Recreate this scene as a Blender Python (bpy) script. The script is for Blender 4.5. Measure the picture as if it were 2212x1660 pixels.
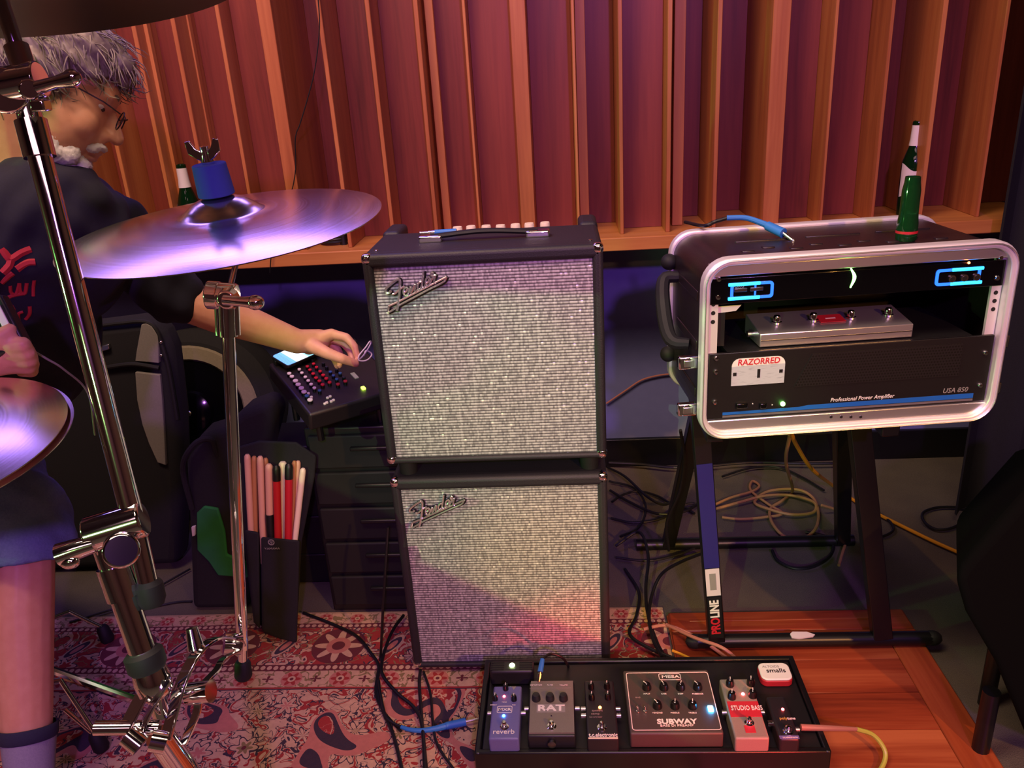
import bpy, bmesh, math, random
from mathutils import Vector, Matrix, Quaternion
random.seed(7)
scene = bpy.context.scene
for o in list(bpy.data.objects):
    bpy.data.objects.remove(o)
col = scene.collection
PI = math.pi

# ------------------------------------------------------------------ camera
FPX = 1735.8
CAM = Vector((0.1528, -1.4871, 1.307))
PITCH, YAW, ROLL = 0.3721, -0.0736, -0.0635
_fw = Vector((math.sin(YAW)*math.cos(PITCH), math.cos(YAW)*math.cos(PITCH), -math.sin(PITCH)))
_r0 = Vector((math.cos(YAW), -math.sin(YAW), 0))
_u0 = _r0.cross(_fw)
_rt = math.cos(ROLL)*_r0 + math.sin(ROLL)*_u0
_up = -math.sin(ROLL)*_r0 + math.cos(ROLL)*_u0
cd = bpy.data.cameras.new('camera')
cam = bpy.data.objects.new('camera', cd)
col.objects.link(cam)
cd.sensor_fit = 'HORIZONTAL'
cd.sensor_width = 36.0
cd.lens = 36.0*FPX/2212.0
cd.clip_start = 0.05
m3 = Matrix((_rt, _up, -_fw)).transposed()
cam.matrix_world = Matrix.Translation(CAM) @ m3.to_4x4()
scene.camera = cam

def ray(px, py):
    return _fw + _rt*((px-1106)/FPX) - _up*((py-830)/FPX)
def at(px, py, X=None, Y=None, z=None, Z=None):
    """a point of the place that shows at a pixel, at a known distance"""
    d = ray(px, py)
    if Z is not None: t = Z
    elif X is not None: t = (X-CAM.x)/d.x
    elif Y is not None: t = (Y-CAM.y)/d.y
    else: t = (z-CAM.z)/d.z
    return CAM + d*t
def onplane(px, py, o, n):
    d = ray(px, py)
    return CAM + d*((Vector(o)-CAM).dot(n)/d.dot(n))

# ------------------------------------------------------------------ view, world, lamps
vs = scene.view_settings
vs.view_transform = 'Standard'
try: vs.look = 'None'
except Exception: pass
vs.gamma = 1.0
vs.use_curve_mapping = False
vs.exposure = 0.35
w = bpy.data.worlds.new('world'); scene.world = w; w.use_nodes = True
w.node_tree.nodes['Background'].inputs[0].default_value = (0.5, 0.33, 0.6, 1)
w.node_tree.nodes['Background'].inputs[1].default_value = 0.02

def spot(name, loc, target, colr, power, angle, blend=0.15, size=0.04):
    l = bpy.data.lights.new(name, 'SPOT')
    l.color = colr; l.energy = power; l.spot_size = math.radians(angle); l.spot_blend = blend
    l.shadow_soft_size = size
    o = bpy.data.objects.new(name, l); col.objects.link(o)
    o.location = loc
    o.rotation_euler = (Vector(target)-Vector(loc)).to_track_quat('-Z', 'Y').to_euler()
    return o
def area(name, loc, target, colr, power, sx, sy):
    l = bpy.data.lights.new(name, 'AREA')
    l.shape = 'RECTANGLE'; l.size = sx; l.size_y = sy
    l.color = colr; l.energy = power
    o = bpy.data.objects.new(name, l); col.objects.link(o)
    o.location = loc
    o.rotation_euler = (Vector(target)-Vector(loc)).to_track_quat('-Z', 'Y').to_euler()
    return o
# warm house lamp under the ceiling, then two added fill lights
area('house_lamp_warm', (-.75, -.80, 2.8), (-.1, .75, 1.3), (1.0, .62, .46), 36, 1.0, .4)
area('floor_fill', (.0, -1.1, 2.85), (.0, -.8, 0), (1.0, .70, .50), 30, 2.0, .7)  # added to brighten the rug and floor, no known source
area('room_fill', (.2, -3.3, 2.8), (.2, -3.2, 0), (1.0, .55, .60), 16, 2.2, .8)  # added behind the camera: lit surroundings for the chrome, some front fill
# violet bar high on the wooden wall and a violet par can behind the camera
LB = Vector((-.85, .50, 2.02)); LT = Vector((-.6, -.8, .7))
area('bar_lamp_violet', LB, LT, (.30, .19, 1.0), 6.5, 1.5, .16)
spot('par_lamp_violet', (.55, -3.2, 2.3), (-.1, .1, .45), (.58, .17, .95), 145, 60, .4, .06)
# green par cans: one in front, cut by added flaps, one at the left; red and amber cans at the right
GP = Vector((-.62, -2.95, 1.5))
spot('par_lamp_green', GP, (.05, 0, .52), (.54, 1.0, .30), 102, 24, .25, .0015)
spot('par_lamp_green_left', (-2.6, -1.1, 1.1), (.5, .1, .9), (.25, 1.0, .2), 90, 30, .4, .03)
spot('par_lamp_amber', (1.7, -2.7, 1.9), (.35, 0, .12), (1.0, .46, .10), 170, 34, .7, .03)
spot('par_lamp_red', (1.35, -1.7, .62), (.19, 0, .03), (1.0, .03, .04), 190, 13, .8, .03)
spot('yellow_fill', GP+Vector((.004, 0, 0)), (.16, 0, .24), (1.0, .44, .03), 140, 11, 1.0, .0015)  # added inside the green can to tint the lower cabinet yellow

# ------------------------------------------------------------------ nodes
def lin(c):
    if isinstance(c, str):
        c = c.lstrip('#'); c = tuple(int(c[i:i+2], 16)/255 for i in (0, 2, 4))
    return tuple((x/12.92 if x <= .04045 else ((x+.055)/1.055)**2.4) for x in c)
class E:
    """a scalar socket with arithmetic"""
    def __init__(s, nt, sock): s.nt = nt; s.s = sock
    def op(s, o, b=None, c=None):
        n = s.nt.nodes.new('ShaderNodeMath'); n.operation = o
        for i, v in enumerate((s, b, c)):
            if v is None: continue
            if isinstance(v, E): s.nt.links.new(v.s, n.inputs[i])
            else: n.inputs[i].default_value = v
        return E(s.nt, n.outputs[0])
    def __add__(s, b): return s.op('ADD', b)
    __radd__ = __add__
    def __sub__(s, b): return s.op('SUBTRACT', b)
    def __rsub__(s, b): return (s*-1.0)+b
    def __mul__(s, b): return s.op('MULTIPLY', b)
    __rmul__ = __mul__
    def __truediv__(s, b): return s.op('DIVIDE', b)
    def lt(s, b): return s.op('LESS_THAN', b)
    def gt(s, b): return s.op('GREATER_THAN', b)
    def abs(s): return s.op('ABSOLUTE')
    def sin(s): return s.op('SINE')
    def cos(s): return s.op('COSINE')
    def sqrt(s): return s.op('SQRT')
    def pow(s, b): return s.op('POWER', b)
    def floor(s): return s.op('FLOOR')
    def pp(s, p): return s.op('PINGPONG', p)
    def mod(s, p): return (s - (s/p).floor()*p)
    def max(s, b): return s.op('MAXIMUM', b)
    def min(s, b): return s.op('MINIMUM', b)
    def atan2(s, b): return s.op('ARCTAN2', b)
    def clamp(s): return s.op('MULTIPLY', 1.0).max(0.0).min(1.0)
    def between(s, a, b): return s.gt(a)*s.lt(b)
class NT:
    def __init__(s, name):
        s.m = bpy.data.materials.new(name); s.m.use_nodes = True
        s.nt = s.m.node_tree
        s.b = s.nt.nodes['Principled BSDF']
        s._co = None
    def co(s):
        if s._co is None:
            t = s.nt.nodes.new('ShaderNodeTexCoord')
            s._o = t.outputs['Object']
            sp = s.nt.nodes.new('ShaderNodeSeparateXYZ'); s.nt.links.new(s._o, sp.inputs[0])
            s._co = tuple(E(s.nt, sp.outputs[i]) for i in range(3))
        return s._co
    def vec(s, x, y, z=0.0):
        n = s.nt.nodes.new('ShaderNodeCombineXYZ')
        for i, v in enumerate((x, y, z)):
            if isinstance(v, E): s.nt.links.new(v.s, n.inputs[i])
            else: n.inputs[i].default_value = v
        return n.outputs[0]
    def noise(s, v=None, scale=5, detail=3, rough=.5, dist=0, color=False):
        s.co()
        n = s.nt.nodes.new('ShaderNodeTexNoise')
        s.nt.links.new(v if v is not None else s._o, n.inputs['Vector'])
        n.inputs['Scale'].default_value = scale; n.inputs['Detail'].default_value = detail
        n.inputs['Roughness'].default_value = rough; n.inputs['Distortion'].default_value = dist
        return E(s.nt, n.outputs[0])
    def white(s, v):
        n = s.nt.nodes.new('ShaderNodeTexWhiteNoise'); n.noise_dimensions = '3D'
        s.nt.links.new(v, n.inputs['Vector'])
        return E(s.nt, n.outputs['Value'])
    def voro(s, v, scale, feature='F1', rnd=1.0):
        n = s.nt.nodes.new('ShaderNodeTexVoronoi'); n.feature = feature
        s.nt.links.new(v, n.inputs['Vector']); n.inputs['Scale'].default_value = scale
        n.inputs['Randomness'].default_value = rnd
        return n
    def mix(s, f, a, b):
        n = s.nt.nodes.new('ShaderNodeMix'); n.data_type = 'RGBA'
        fi, ai, bi = n.inputs[0], n.inputs[6], n.inputs[7]
        if isinstance(f, E): s.nt.links.new(f.s, fi)
        else: fi.default_value = f
        for v, i in ((a, ai), (b, bi)):
            if isinstance(v, (tuple, list)): i.default_value = (*v[:3], 1)
            elif isinstance(v, str): i.default_value = (*lin(v), 1)
            else: s.nt.links.new(v, i)
        return n.outputs[2]
    def ramp(s, f, stops):
        n = s.nt.nodes.new('ShaderNodeValToRGB'); s.nt.links.new(f.s, n.inputs[0])
        el = n.color_ramp.elements
        while len(el) < len(stops): el.new(0.5)
        for e, (p, c) in zip(el, stops):
            e.position = p; e.color = (*(lin(c) if isinstance(c, str) else c), 1)
        return n.outputs[0]
    def set(s, **k):
        for a, v in k.items():
            i = s.b.inputs[{'color': 'Base Color', 'rough': 'Roughness', 'metal': 'Metallic', 'spec': 'Specular IOR Level',
                            'trans': 'Transmission Weight', 'ior': 'IOR', 'coat': 'Coat Weight', 'emit': 'Emission Color',
                            'estr': 'Emission Strength', 'alpha': 'Alpha', 'sheen': 'Sheen Weight', 'sss': 'Subsurface Weight',
                            'aniso': 'Anisotropic'}[a]]
            if isinstance(v, E): s.nt.links.new(v.s, i)
            elif isinstance(v, (int, float)): i.default_value = v
            elif isinstance(v, str): i.default_value = (*lin(v), 1)
            elif isinstance(v, tuple): i.default_value = (*v[:3], 1)
            else: s.nt.links.new(v, i)
        return s
    def bump(s, h, strength=.3, dist=.002):
        n = s.nt.nodes.new('ShaderNodeBump'); n.inputs['Strength'].default_value = strength
        n.inputs['Distance'].default_value = dist
        s.nt.links.new(h.s, n.inputs['Height']); s.nt.links.new(n.outputs[0], s.b.inputs['Normal'])
        return s
M = {}
def simple(name, c, rough=.5, metal=0.0, **k):
    n = NT(name); n.set(color=c, rough=rough, metal=metal, **k); M[name] = n.m; return n.m
def grain(name, c1, c2, rough=.6, scale=60, metal=0.0, bump=.2, **k):
    n = NT(name); f = n.noise(scale=scale, detail=4)
    n.set(color=n.mix(f, lin(c1), lin(c2)), rough=rough, metal=metal, **k)
    if bump: n.bump(f, bump, .001)
    M[name] = n.m; return n.m
def glow(name, c, strength):
    n = NT(name); n.set(color=(.02, .02, .02), emit=c, estr=strength, rough=.4); M[name] = n.m; return n.m

simple('chrome', (.86, .86, .88), .07, 1.0)
simple('dull_steel', (.55, .55, .56), .3, 1.0)
simple('dark_steel', (.16, .16, .17), .35, 1.0)
simple('black_plastic', '#141416', .45)
simple('black_gloss', '#08080a', .12)
simple('black_rubber', '#101012', .7)
grain('black_fabric', '#0c0c10', '#1c1c22', .9, 300)
grain('tolex', '#15131a', '#2b2831', .55, 420, bump=.5)
simple('black_paint', '#0f0f12', .35)
simple('white_print', '#e6e2dc', .5)
simple('grey_print', '#8d8a86', .5)
simple('red_print', '#c0212f', .5)
simple('cream_knob', '#efe0c4', .4)
simple('aluminium', (.80, .78, .80), .32, .9)
simple('alu_bright', (.92, .9, .92), .42, .55)
simple('red_label', '#b3202c', .5)
simple('blue_tape', '#2f78c8', .5)
simple('brown_cable', '#a07a50', .5)
simple('yellow_cable', '#d79a1c', .45)
simple('lime_cable', '#b5b14a', .4)
simple('black_cable', '#101014', .5)
simple('copper_sleeve', '#b07062', .5)
simple('silver_pin', (.85, .8, .75), .2, 1.0)
glow('led_green', (.25, 1, .15), 14)
glow('led_green_w', (.75, 1, .4), 22)
glow('led_red', (1, .07, .08), 16)
glow('led_orange', (1, .2, .04), 14)
glow('led_blue', (.03, .35, 1), 20)
glow('led_blue_big', (.05, .45, 1), 60)
glow('tube_blue', (.01, .12, 1), 2.2)
glow('tube_blue_hot', (.02, .38, 1), 3.0)
glow('lime_lamp', (.6, 1, .05), 5)
glow('blue_lit_edge', (.05, .05, 1), 1.2)

# ------------------------------------------------------------------ mesh building
class MB:
    def __init__(s): s.v = []; s.f = []
    def add(s, vs, fs):
        o = len(s.v); s.v += [Vector(p) for p in vs]; s.f += [tuple(i+o for i in f) for f in fs]; return s
    def box(s, c, d, R=None):
        c = Vector(c); vs = []
        for z in (-.5, .5):
            for y in (-.5, .5):
                for x in (-.5, .5):
                    p = Vector((x*d[0], y*d[1], z*d[2]))
                    if R is not None: p = R @ p
                    vs.append(c+p)
        return s.add(vs, [(0, 2, 3, 1), (4, 5, 7, 6), (0, 1, 5, 4), (2, 6, 7, 3), (0, 4, 6, 2), (1, 3, 7, 5)])
    def bounds(s, a, b):
        a = Vector(a); b = Vector(b)
        return s.box((a+b)/2, tuple(abs(b[i]-a[i]) for i in range(3)))
    def cyl(s, p0, p1, r0, r1=None, n=16, caps=True):
        p0 = Vector(p0); p1 = Vector(p1); r1 = r0 if r1 is None else r1
        d = (p1-p0).normalized(); a = d.orthogonal().normalized(); b = d.cross(a)
        vs = []
        for p, r in ((p0, r0), (p1, r1)):
            for i in range(n):
                t = 2*PI*i/n; vs.append(p+(a*math.cos(t)+b*math.sin(t))*r)
        fs = [(i, (i+1) % n, n+(i+1) % n, n+i) for i in range(n)]
        if caps: fs += [tuple(range(n-1, -1, -1)), tuple(range(n, 2*n))]
        return s.add(vs, fs)
    def lathe(s, prof, o=(0, 0, 0), axis=(0, 0, 1), n=32, caps=True):
        """prof: (radius, height along axis)"""
        o = Vector(o); d = Vector(axis).normalized(); a = d.orthogonal().normalized(); b = d.cross(a)
        vs = []; fs = []
        for r, h in prof:
            for i in range(n):
                t = 2*PI*i/n; vs.append(o+d*h+(a*math.cos(t)+b*math.sin(t))*r)
        for k in range(len(prof)-1):
            for i in range(n):
                j = (i+1) % n; fs.append((k*n+i, k*n+j, (k+1)*n+j, (k+1)*n+i))
        if caps:
            if prof[0][0] > 1e-5: fs.append(tuple(range(n-1, -1, -1)))
            if prof[-1][0] > 1e-5: fs.append(tuple((len(prof)-1)*n+i for i in range(n)))
        return s.add(vs, fs)
    def tube(s, pts, r, n=8, sm=0, flat=None):
        pts = [Vector(p) for p in pts]
        if sm: pts = spline(pts, sm)
        rs = r if isinstance(r, (list, tuple)) else [r]*len(pts)
        if len(rs) != len(pts):
            k = len(rs); rs = [rs[min(k-1, int(i*(k-1)/(len(pts)-1)))]*(1-(i*(k-1)/(len(pts)-1)) % 1)+rs[min(k-1, int(i*(k-1)/(len(pts)-1))+1)]*((i*(k-1)/(len(pts)-1)) % 1) for i in range(len(pts))]
        vs = []; fs = []; a = None
        for i, p in enumerate(pts):
            d = (pts[min(i+1, len(pts)-1)]-pts[max(i-1, 0)])
            if d.length < 1e-9: d = Vector((0, 0, 1))
            d.normalize()
            if a is None: a = d.orthogonal().normalized()
            else:
                a = a-d*a.dot(d)
                a = a.normalized() if a.length > 1e-6 else d.orthogonal().normalized()
            b = d.cross(a)
            for k in range(n):
                t = 2*PI*k/n; vs.append(p+(a*math.cos(t)+b*math.sin(t))*rs[i])
        for i in range(len(pts)-1):
            for k in range(n):
                j = (k+1) % n; fs.append((i*n+k, i*n+j, (i+1)*n+j, (i+1)*n+k))
        fs += [tuple(range(n-1, -1, -1)), tuple((len(pts)-1)*n+k for k in range(n))]
        return s.add(vs, fs)
    def prism(s, outline, o, ux, uy, th):
        """2-D outline in the frame o, ux, uy, extruded by th along ux x uy"""
        o = Vector(o); ux = Vector(ux); uy = Vector(uy); nz = ux.cross(uy).normalized()
        n = len(outline)
        lo = [o+ux*p[0]+uy*p[1] for p in outline]; hi = [p+nz*th for p in lo]
        fs = [tuple(range(n-1, -1, -1)), tuple(range(n, 2*n))]+[(i, (i+1) % n, n+(i+1) % n, n+i) for i in range(n)]
        return s.add(lo+hi, fs)
    def ring(s, outer, inner, o, ux, uy, th):
        """a frame between two outlines with the same number of points"""
        o = Vector(o); ux = Vector(ux); uy = Vector(uy); nz = ux.cross(uy).normalized(); n = len(outer)
        P = lambda q, h: o+ux*q[0]+uy*q[1]+nz*h
        vs = [P(q, 0) for q in outer]+[P(q, 0) for q in inner]+[P(q, th) for q in outer]+[P(q, th) for q in inner]
        fs = []
        for i in range(n):
            j = (i+1) % n
            fs += [(j, i, n+i, n+j), (2*n+i, 2*n+j, 3*n+j, 3*n+i), (i, j, 2*n+j, 2*n+i), (n+j, n+i, 3*n+i, 3*n+j)]
        return s.add(vs, fs)
    def ball(s, c, r, n=16, m=10, R=None):
        r = r if isinstance(r, (tuple, list)) else (r, r, r); c = Vector(c)
        vs = [];
        for i in range(1, m):
            ph = PI*i/m
            for k in range(n):
                t = 2*PI*k/n; p = Vector((r[0]*math.sin(ph)*math.cos(t), r[1]*math.sin(ph)*math.sin(t), r[2]*math.cos(ph)))
                vs.append(c+(R @ p if R is not None else p))
        t = Vector((0, 0, r[2])); t = R @ t if R is not None else t
        vs += [c+t, c-t]; T = len(vs)-2; B = T+1; fs = []
        for k in range(n):
            j = (k+1) % n; fs.append((T, k, j)); fs.append((B, (m-2)*n+j, (m-2)*n+k))
            for i in range(m-2): fs.append((i*n+k, (i+1)*n+k, (i+1)*n+j, i*n+j))
        return s.add(vs, fs)
    def mesh(s, name, smooth=True, ang=35):
        me = bpy.data.meshes.new(name)
        me.from_pydata([tuple(v) for v in s.v], [], s.f)
        me.validate(); me.update()
        bm = bmesh.new(); bm.from_mesh(me); bmesh.ops.recalc_face_normals(bm, faces=bm.faces); bm.to_mesh(me); bm.free()
        if smooth:
            me.polygons.foreach_set('use_smooth', [True]*len(me.polygons))
            me.set_sharp_from_angle(angle=math.radians(ang))
        return me
    def build(s, name, mat, parent=None, bev=0, seg=2, smooth=True, ang=35):
        o = bpy.data.objects.new(name, s.mesh(name, smooth, ang)); col.objects.link(o)
        o.data.materials.append(M[mat] if isinstance(mat, str) else mat)
        if parent is not None: o.parent = parent
        if bev:
            b = o.modifiers.new('bevel', 'BEVEL'); b.width = bev; b.segments = seg; b.limit_method = 'ANGLE'; b.angle_limit = math.radians(40)
            b.harden_normals = False
        return o
def spline(pts, k):
    pts = [Vector(p) for p in pts]; out = []
    P = [2*pts[0]-pts[1]]+pts+[2*pts[-1]-pts[-2]]
    for i in range(1, len(P)-2):
        a, b, c, d = P[i-1:i+3]
        for j in range(k):
            t = j/k
            out.append(.5*((2*b)+(c-a)*t+(2*a-5*b+4*c-d)*t*t+(3*b-a-3*c+d)*t**3))
    out.append(pts[-1]); return out
def rrect(w, h, r, n=5, cx=0, cy=0):
    out = []
    for k, (sx, sy) in enumerate(((1, 1), (-1, 1), (-1, -1), (1, -1))):
        for i in range(n+1):
            t = PI/2*(k+i/n); out.append((cx+sx*(w/2-r)+r*math.cos(t), cy+sy*(h/2-r)+r*math.sin(t)))
    return out
def tag(o, label=None, cat=None, group=None, kind=None):
    if label: o['label'] = label
    if cat: o['category'] = cat
    if group: o['group'] = group
    if kind: o['kind'] = kind
    return o
def thing(name, label, cat, loc=(0, 0, 0), rotz=0, group=None, R=None):
    o = bpy.data.objects.new(name, None); col.objects.link(o); o.empty_display_size = .05
    if R is not None: o.matrix_world = Matrix.Translation(Vector(loc)) @ R.to_4x4()
    else: o.location = loc; o.rotation_euler = (0, 0, rotz)
    return tag(o, label, cat, group)
def struct(o): o['kind'] = 'structure'; return o
def share(name, me, mat, parent, loc=(0, 0, 0), R=None):
    """another object on shared mesh data"""
    o = bpy.data.objects.new(name, me); col.objects.link(o)
    if parent is not None: o.parent = parent
    if R is not None: o.matrix_local = Matrix.Translation(Vector(loc)) @ R.to_4x4()
    else: o.location = loc
    if mat is not None and not me.materials: me.materials.append(M[mat] if isinstance(mat, str) else mat)
    return o
def frame(ux, uy):
    ux = Vector(ux).normalized(); uy = Vector(uy); uz = ux.cross(uy).normalized(); uy = uz.cross(ux)
    return Matrix((ux, uy, uz)).transposed()
def text(name, body, size, mat, parent, loc, ux=(1, 0, 0), uy=(0, 0, 1), th=.0004, align='CENTER', sx=1.0, shear=0.0, bold=0.0):
    c = bpy.data.curves.new(name, 'FONT'); c.body = body; c.size = size; c.extrude = th; c.align_x = align; c.align_y = 'CENTER'
    c.shear = shear; c.offset = bold*size; c.resolution_u = 3
    t = bpy.data.objects.new(name, c); col.objects.link(t)
    dg = bpy.context.evaluated_depsgraph_get()
    me = bpy.data.meshes.new_from_object(t.evaluated_get(dg))
    bpy.data.objects.remove(t); bpy.data.curves.remove(c)
    o = bpy.data.objects.new(name, me); col.objects.link(o)
    if sx != 1.0:
        for v in me.vertices: v.co.x *= sx
    me.materials.clear(); me.materials.append(M[mat] if isinstance(mat, str) else mat)
    if parent is not None: o.parent = parent
    o.matrix_local = Matrix.Translation(Vector(loc)) @ frame(ux, uy).to_4x4()
    return o
def cable(name, label, pts, r, mat, group=None, cat='cable', sm=6, n=8):
    o = MB().tube(pts, r, n, sm).build(name, mat)
    return tag(o, label, cat, group)

# ------------------------------------------------------------------ wood, carpet, plaster
def wood(name, c1, c2, c3, axis='z', scale=1.0, rough=.42, spread=.25):
    n = NT(name); x, y, z = n.co()
    oi = n.nt.nodes.new('ShaderNodeObjectInfo'); r = E(n.nt, oi.outputs['Random'])
    k = {'z': (14, 14, 1.1), 'x': (1.1, 14, 14), 'y': (14, 1.1, 14)}[axis]
    v = n.vec(x*(k[0]*scale)+r*31.0, y*(k[1]*scale)+r*17.0, z*(k[2]*scale)+r*9.0)
    a = n.noise(v, 1.0, 4, .55, .8)
    k2 = {'z': (160, 160, 5), 'x': (5, 160, 160), 'y': (160, 5, 160)}[axis]
    b = n.noise(n.vec(x*k2[0]+r*5.0, y*k2[1], z*k2[2]), 1.0, 2, .5)
    f = (a*1.15 + b*.28 + r*spread - .30).clamp()
    n.set(color=n.ramp(f, [(.2, c1), (.5, c2), (.85, c3)]), rough=rough, spec=.35)
    n.bump(b, .12, .001)
    M[name] = n.m
wood('redwood_board', '#52251d', '#75342a', '#883f32')
wood('cedar_fin', '#8a4a2c', '#a9613a', '#c07a4a', spread=.3)
wood('sill_wood', '#94562c', '#b06d3a', '#c58349', axis='x')
wood('panel_wood', '#5e2315', '#8c3c22', '#b0603a', axis='x', scale=1.0, spread=.3, rough=.38)
wood('panel_stile', '#6b2a18', '#8f4022', '#a85530', axis='y', rough=.38)
n = NT('carpet'); x, y, z = n.co()
f = n.noise(scale=420, detail=3); g = n.noise(scale=9, detail=3)
n.set(color=n.mix((f*.75+g*.35-.05).clamp(), lin('#37343a'), lin('#77705f')), rough=.95, spec=.1); n.bump(f, .6, .003); M['carpet'] = n.m
n = NT('wall_paint'); f = n.noise(scale=30, detail=4)
n.set(color=n.mix(f, lin('#6d72a6'), lin('#787db2')), rough=.7, spec=.2); n.bump(f, .1, .002); M['wall_paint'] = n.m
grain('dark_wall', '#5a3d36', '#6b4a40', .8, 12)
grain('ceiling_paint', '#4a3c40', '#574a4c', .9, 8)

# ------------------------------------------------------------------ the room
struct(MB().bounds((-3.2, -4.2, -.06), (2.8, 1.06, 0)).build('floor', 'carpet', smooth=False))
wall = struct(MB().bounds((-3.2, 1.04, 0), (2.8, 1.16, 2.9)).build('wall_back', 'wall_paint', smooth=False))
struct(MB().bounds((-3.32, -4.2, 0), (-3.2, 1.16, 2.9)).build('wall_left', 'dark_wall', smooth=False))
struct(MB().bounds((2.8, -4.2, 0), (2.92, 1.16, 2.9)).build('wall_right', 'dark_wall', smooth=False))
struct(MB().bounds((-3.32, -4.32, 0), (2.92, -4.2, 2.9)).build('wall_front', 'dark_wall', smooth=False))
struct(MB().bounds((-3.32, -4.32, 2.9), (2.92, 1.16, 3.0)).build('ceiling', 'ceiling_paint', smooth=False))
struct(MB().bounds((-3.2, 1.022, 0), (2.8, 1.039, .105)).build('baseboard_back', 'black_paint', bev=.003))
# sill under the wooden diffuser
ZS = .87
sill = struct(MB().bounds((-1.9, .682, ZS-.037), (1.425, 1.039, ZS)).build('trim_1', 'sill_wood', bev=.003))
# fins and boards of the diffuser: (pixel column at row 381, width, side the pixel names)
YF = .725
fx = []
for px, wd, side in ((120, .012, 'L'), (190, .012, 'L'), (262, .012, 'L'), (351, .012, 'L'), (433, .012, 'L'), (527, .011, 'L'), (612, .037, 'L'), (732, .012, 'L'),
                     (830, .012, 'L'), (927, .012, 'L'), (1025, .008, 'L'), (1120, .040, 'L'), (1244, .008, 'L'), (1338, .011, 'L'),
                     (1439, .012, 'L'), (1550, .012, 'R'), (1688, .044, 'R'), (1784, .008, 'R'), (1897, .009, 'R'), (2003, .012, 'R'), (2128, .009, 'R')):
    X = at(px, 381, Y=YF).x
    fx.append((X, X+wd) if side == 'L' else (X-wd, X))
deep = [.86, .86, .85, .84, .85, .80, 1.02, .885, .83, .84, .79, .845, .91, .81, .95, 1.015, .84, .86, .95, .92]
ZT = 2.25
for i, (a, b) in enumerate(fx):
    yb = max(deep[max(0, i-1)], deep[min(i, len(deep)-1)])
    MB().bounds((a, YF, ZS), (b, 1.035, ZT)).build('fin', 'cedar_fin', wall, bev=.0015, seg=1)
for i in range(len(fx)-1):
    a = fx[i][1]+.0008; b = fx[i+1][0]-.0008; d = deep[i]
    wd = b-a
    if wd > .15 and i not in (6,):   # wide wells are closed by two boards
        m = a+wd*(.58 if i % 2 else .5)
        MB().bounds((a, d, ZS+.001), (m-.0006, d+.018, ZT)).build('well_board', 'redwood_board', wall, smooth=False)
        MB().bounds((m+.0006, d+.002, ZS+.001), (b, d+.018, ZT)).build('well_board', 'redwood_board', wall, smooth=False)
    else:
        MB().bounds((a, d, ZS+.001), (b, d+.018, ZT)).build('well_board', 'redwood_board', wall, smooth=False)
for px0, px1, y in ((949, 966, .79), (1251, 1271, .80), (1453, 1476, .81), (448, 470, .80), (376, 384, .77)):
    a = at(px0, 381, Y=y).x; b = at(px1, 381, Y=y).x
    MB().bounds((a, y, ZS+.001), (b, y+.02, ZT)).build('step_board', 'cedar_fin', wall, bev=.001, seg=1)
MB().bounds((fx[-1][1]+.0008, .93, ZS+.001), (1.62, .95, ZT)).build('well_board', 'redwood_board', wall, smooth=False)
# black curtain that closes the wall to the right of the diffuser
mb = MB(); pts = []; cx0 = at(2176, 440, Y=.60).x
for i in range(60):
    t = i/59; pts.append((cx0+t*1.3, .60+.035*math.sin(t*44)+.02*math.sin(t*17)))
vs = [(x, y, z) for z in (.03, 2.7) for x, y in pts]+[(x, y+.012, z) for z in (.03, 2.7) for x, y in pts]
N = 60; fs = []
for i in range(N-1):
    fs += [(i, i+1, N+i+1, N+i), (2*N+i+1, 2*N+i, 3*N+i, 3*N+i+1), (i, 2*N+i, 2*N+i+1, i+1), (N+i+1, 3*N+i+1, 3*N+i, N+i)]
fs += [(0, N, 3*N, 2*N), (N-1, 3*N-1, 4*N-1, 2*N-1)]
tag(mb.add(vs, fs).build('stage_curtain', 'black_fabric'), 'black pleated curtain hanging at the right end of the wooden wall', 'curtain')

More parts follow.
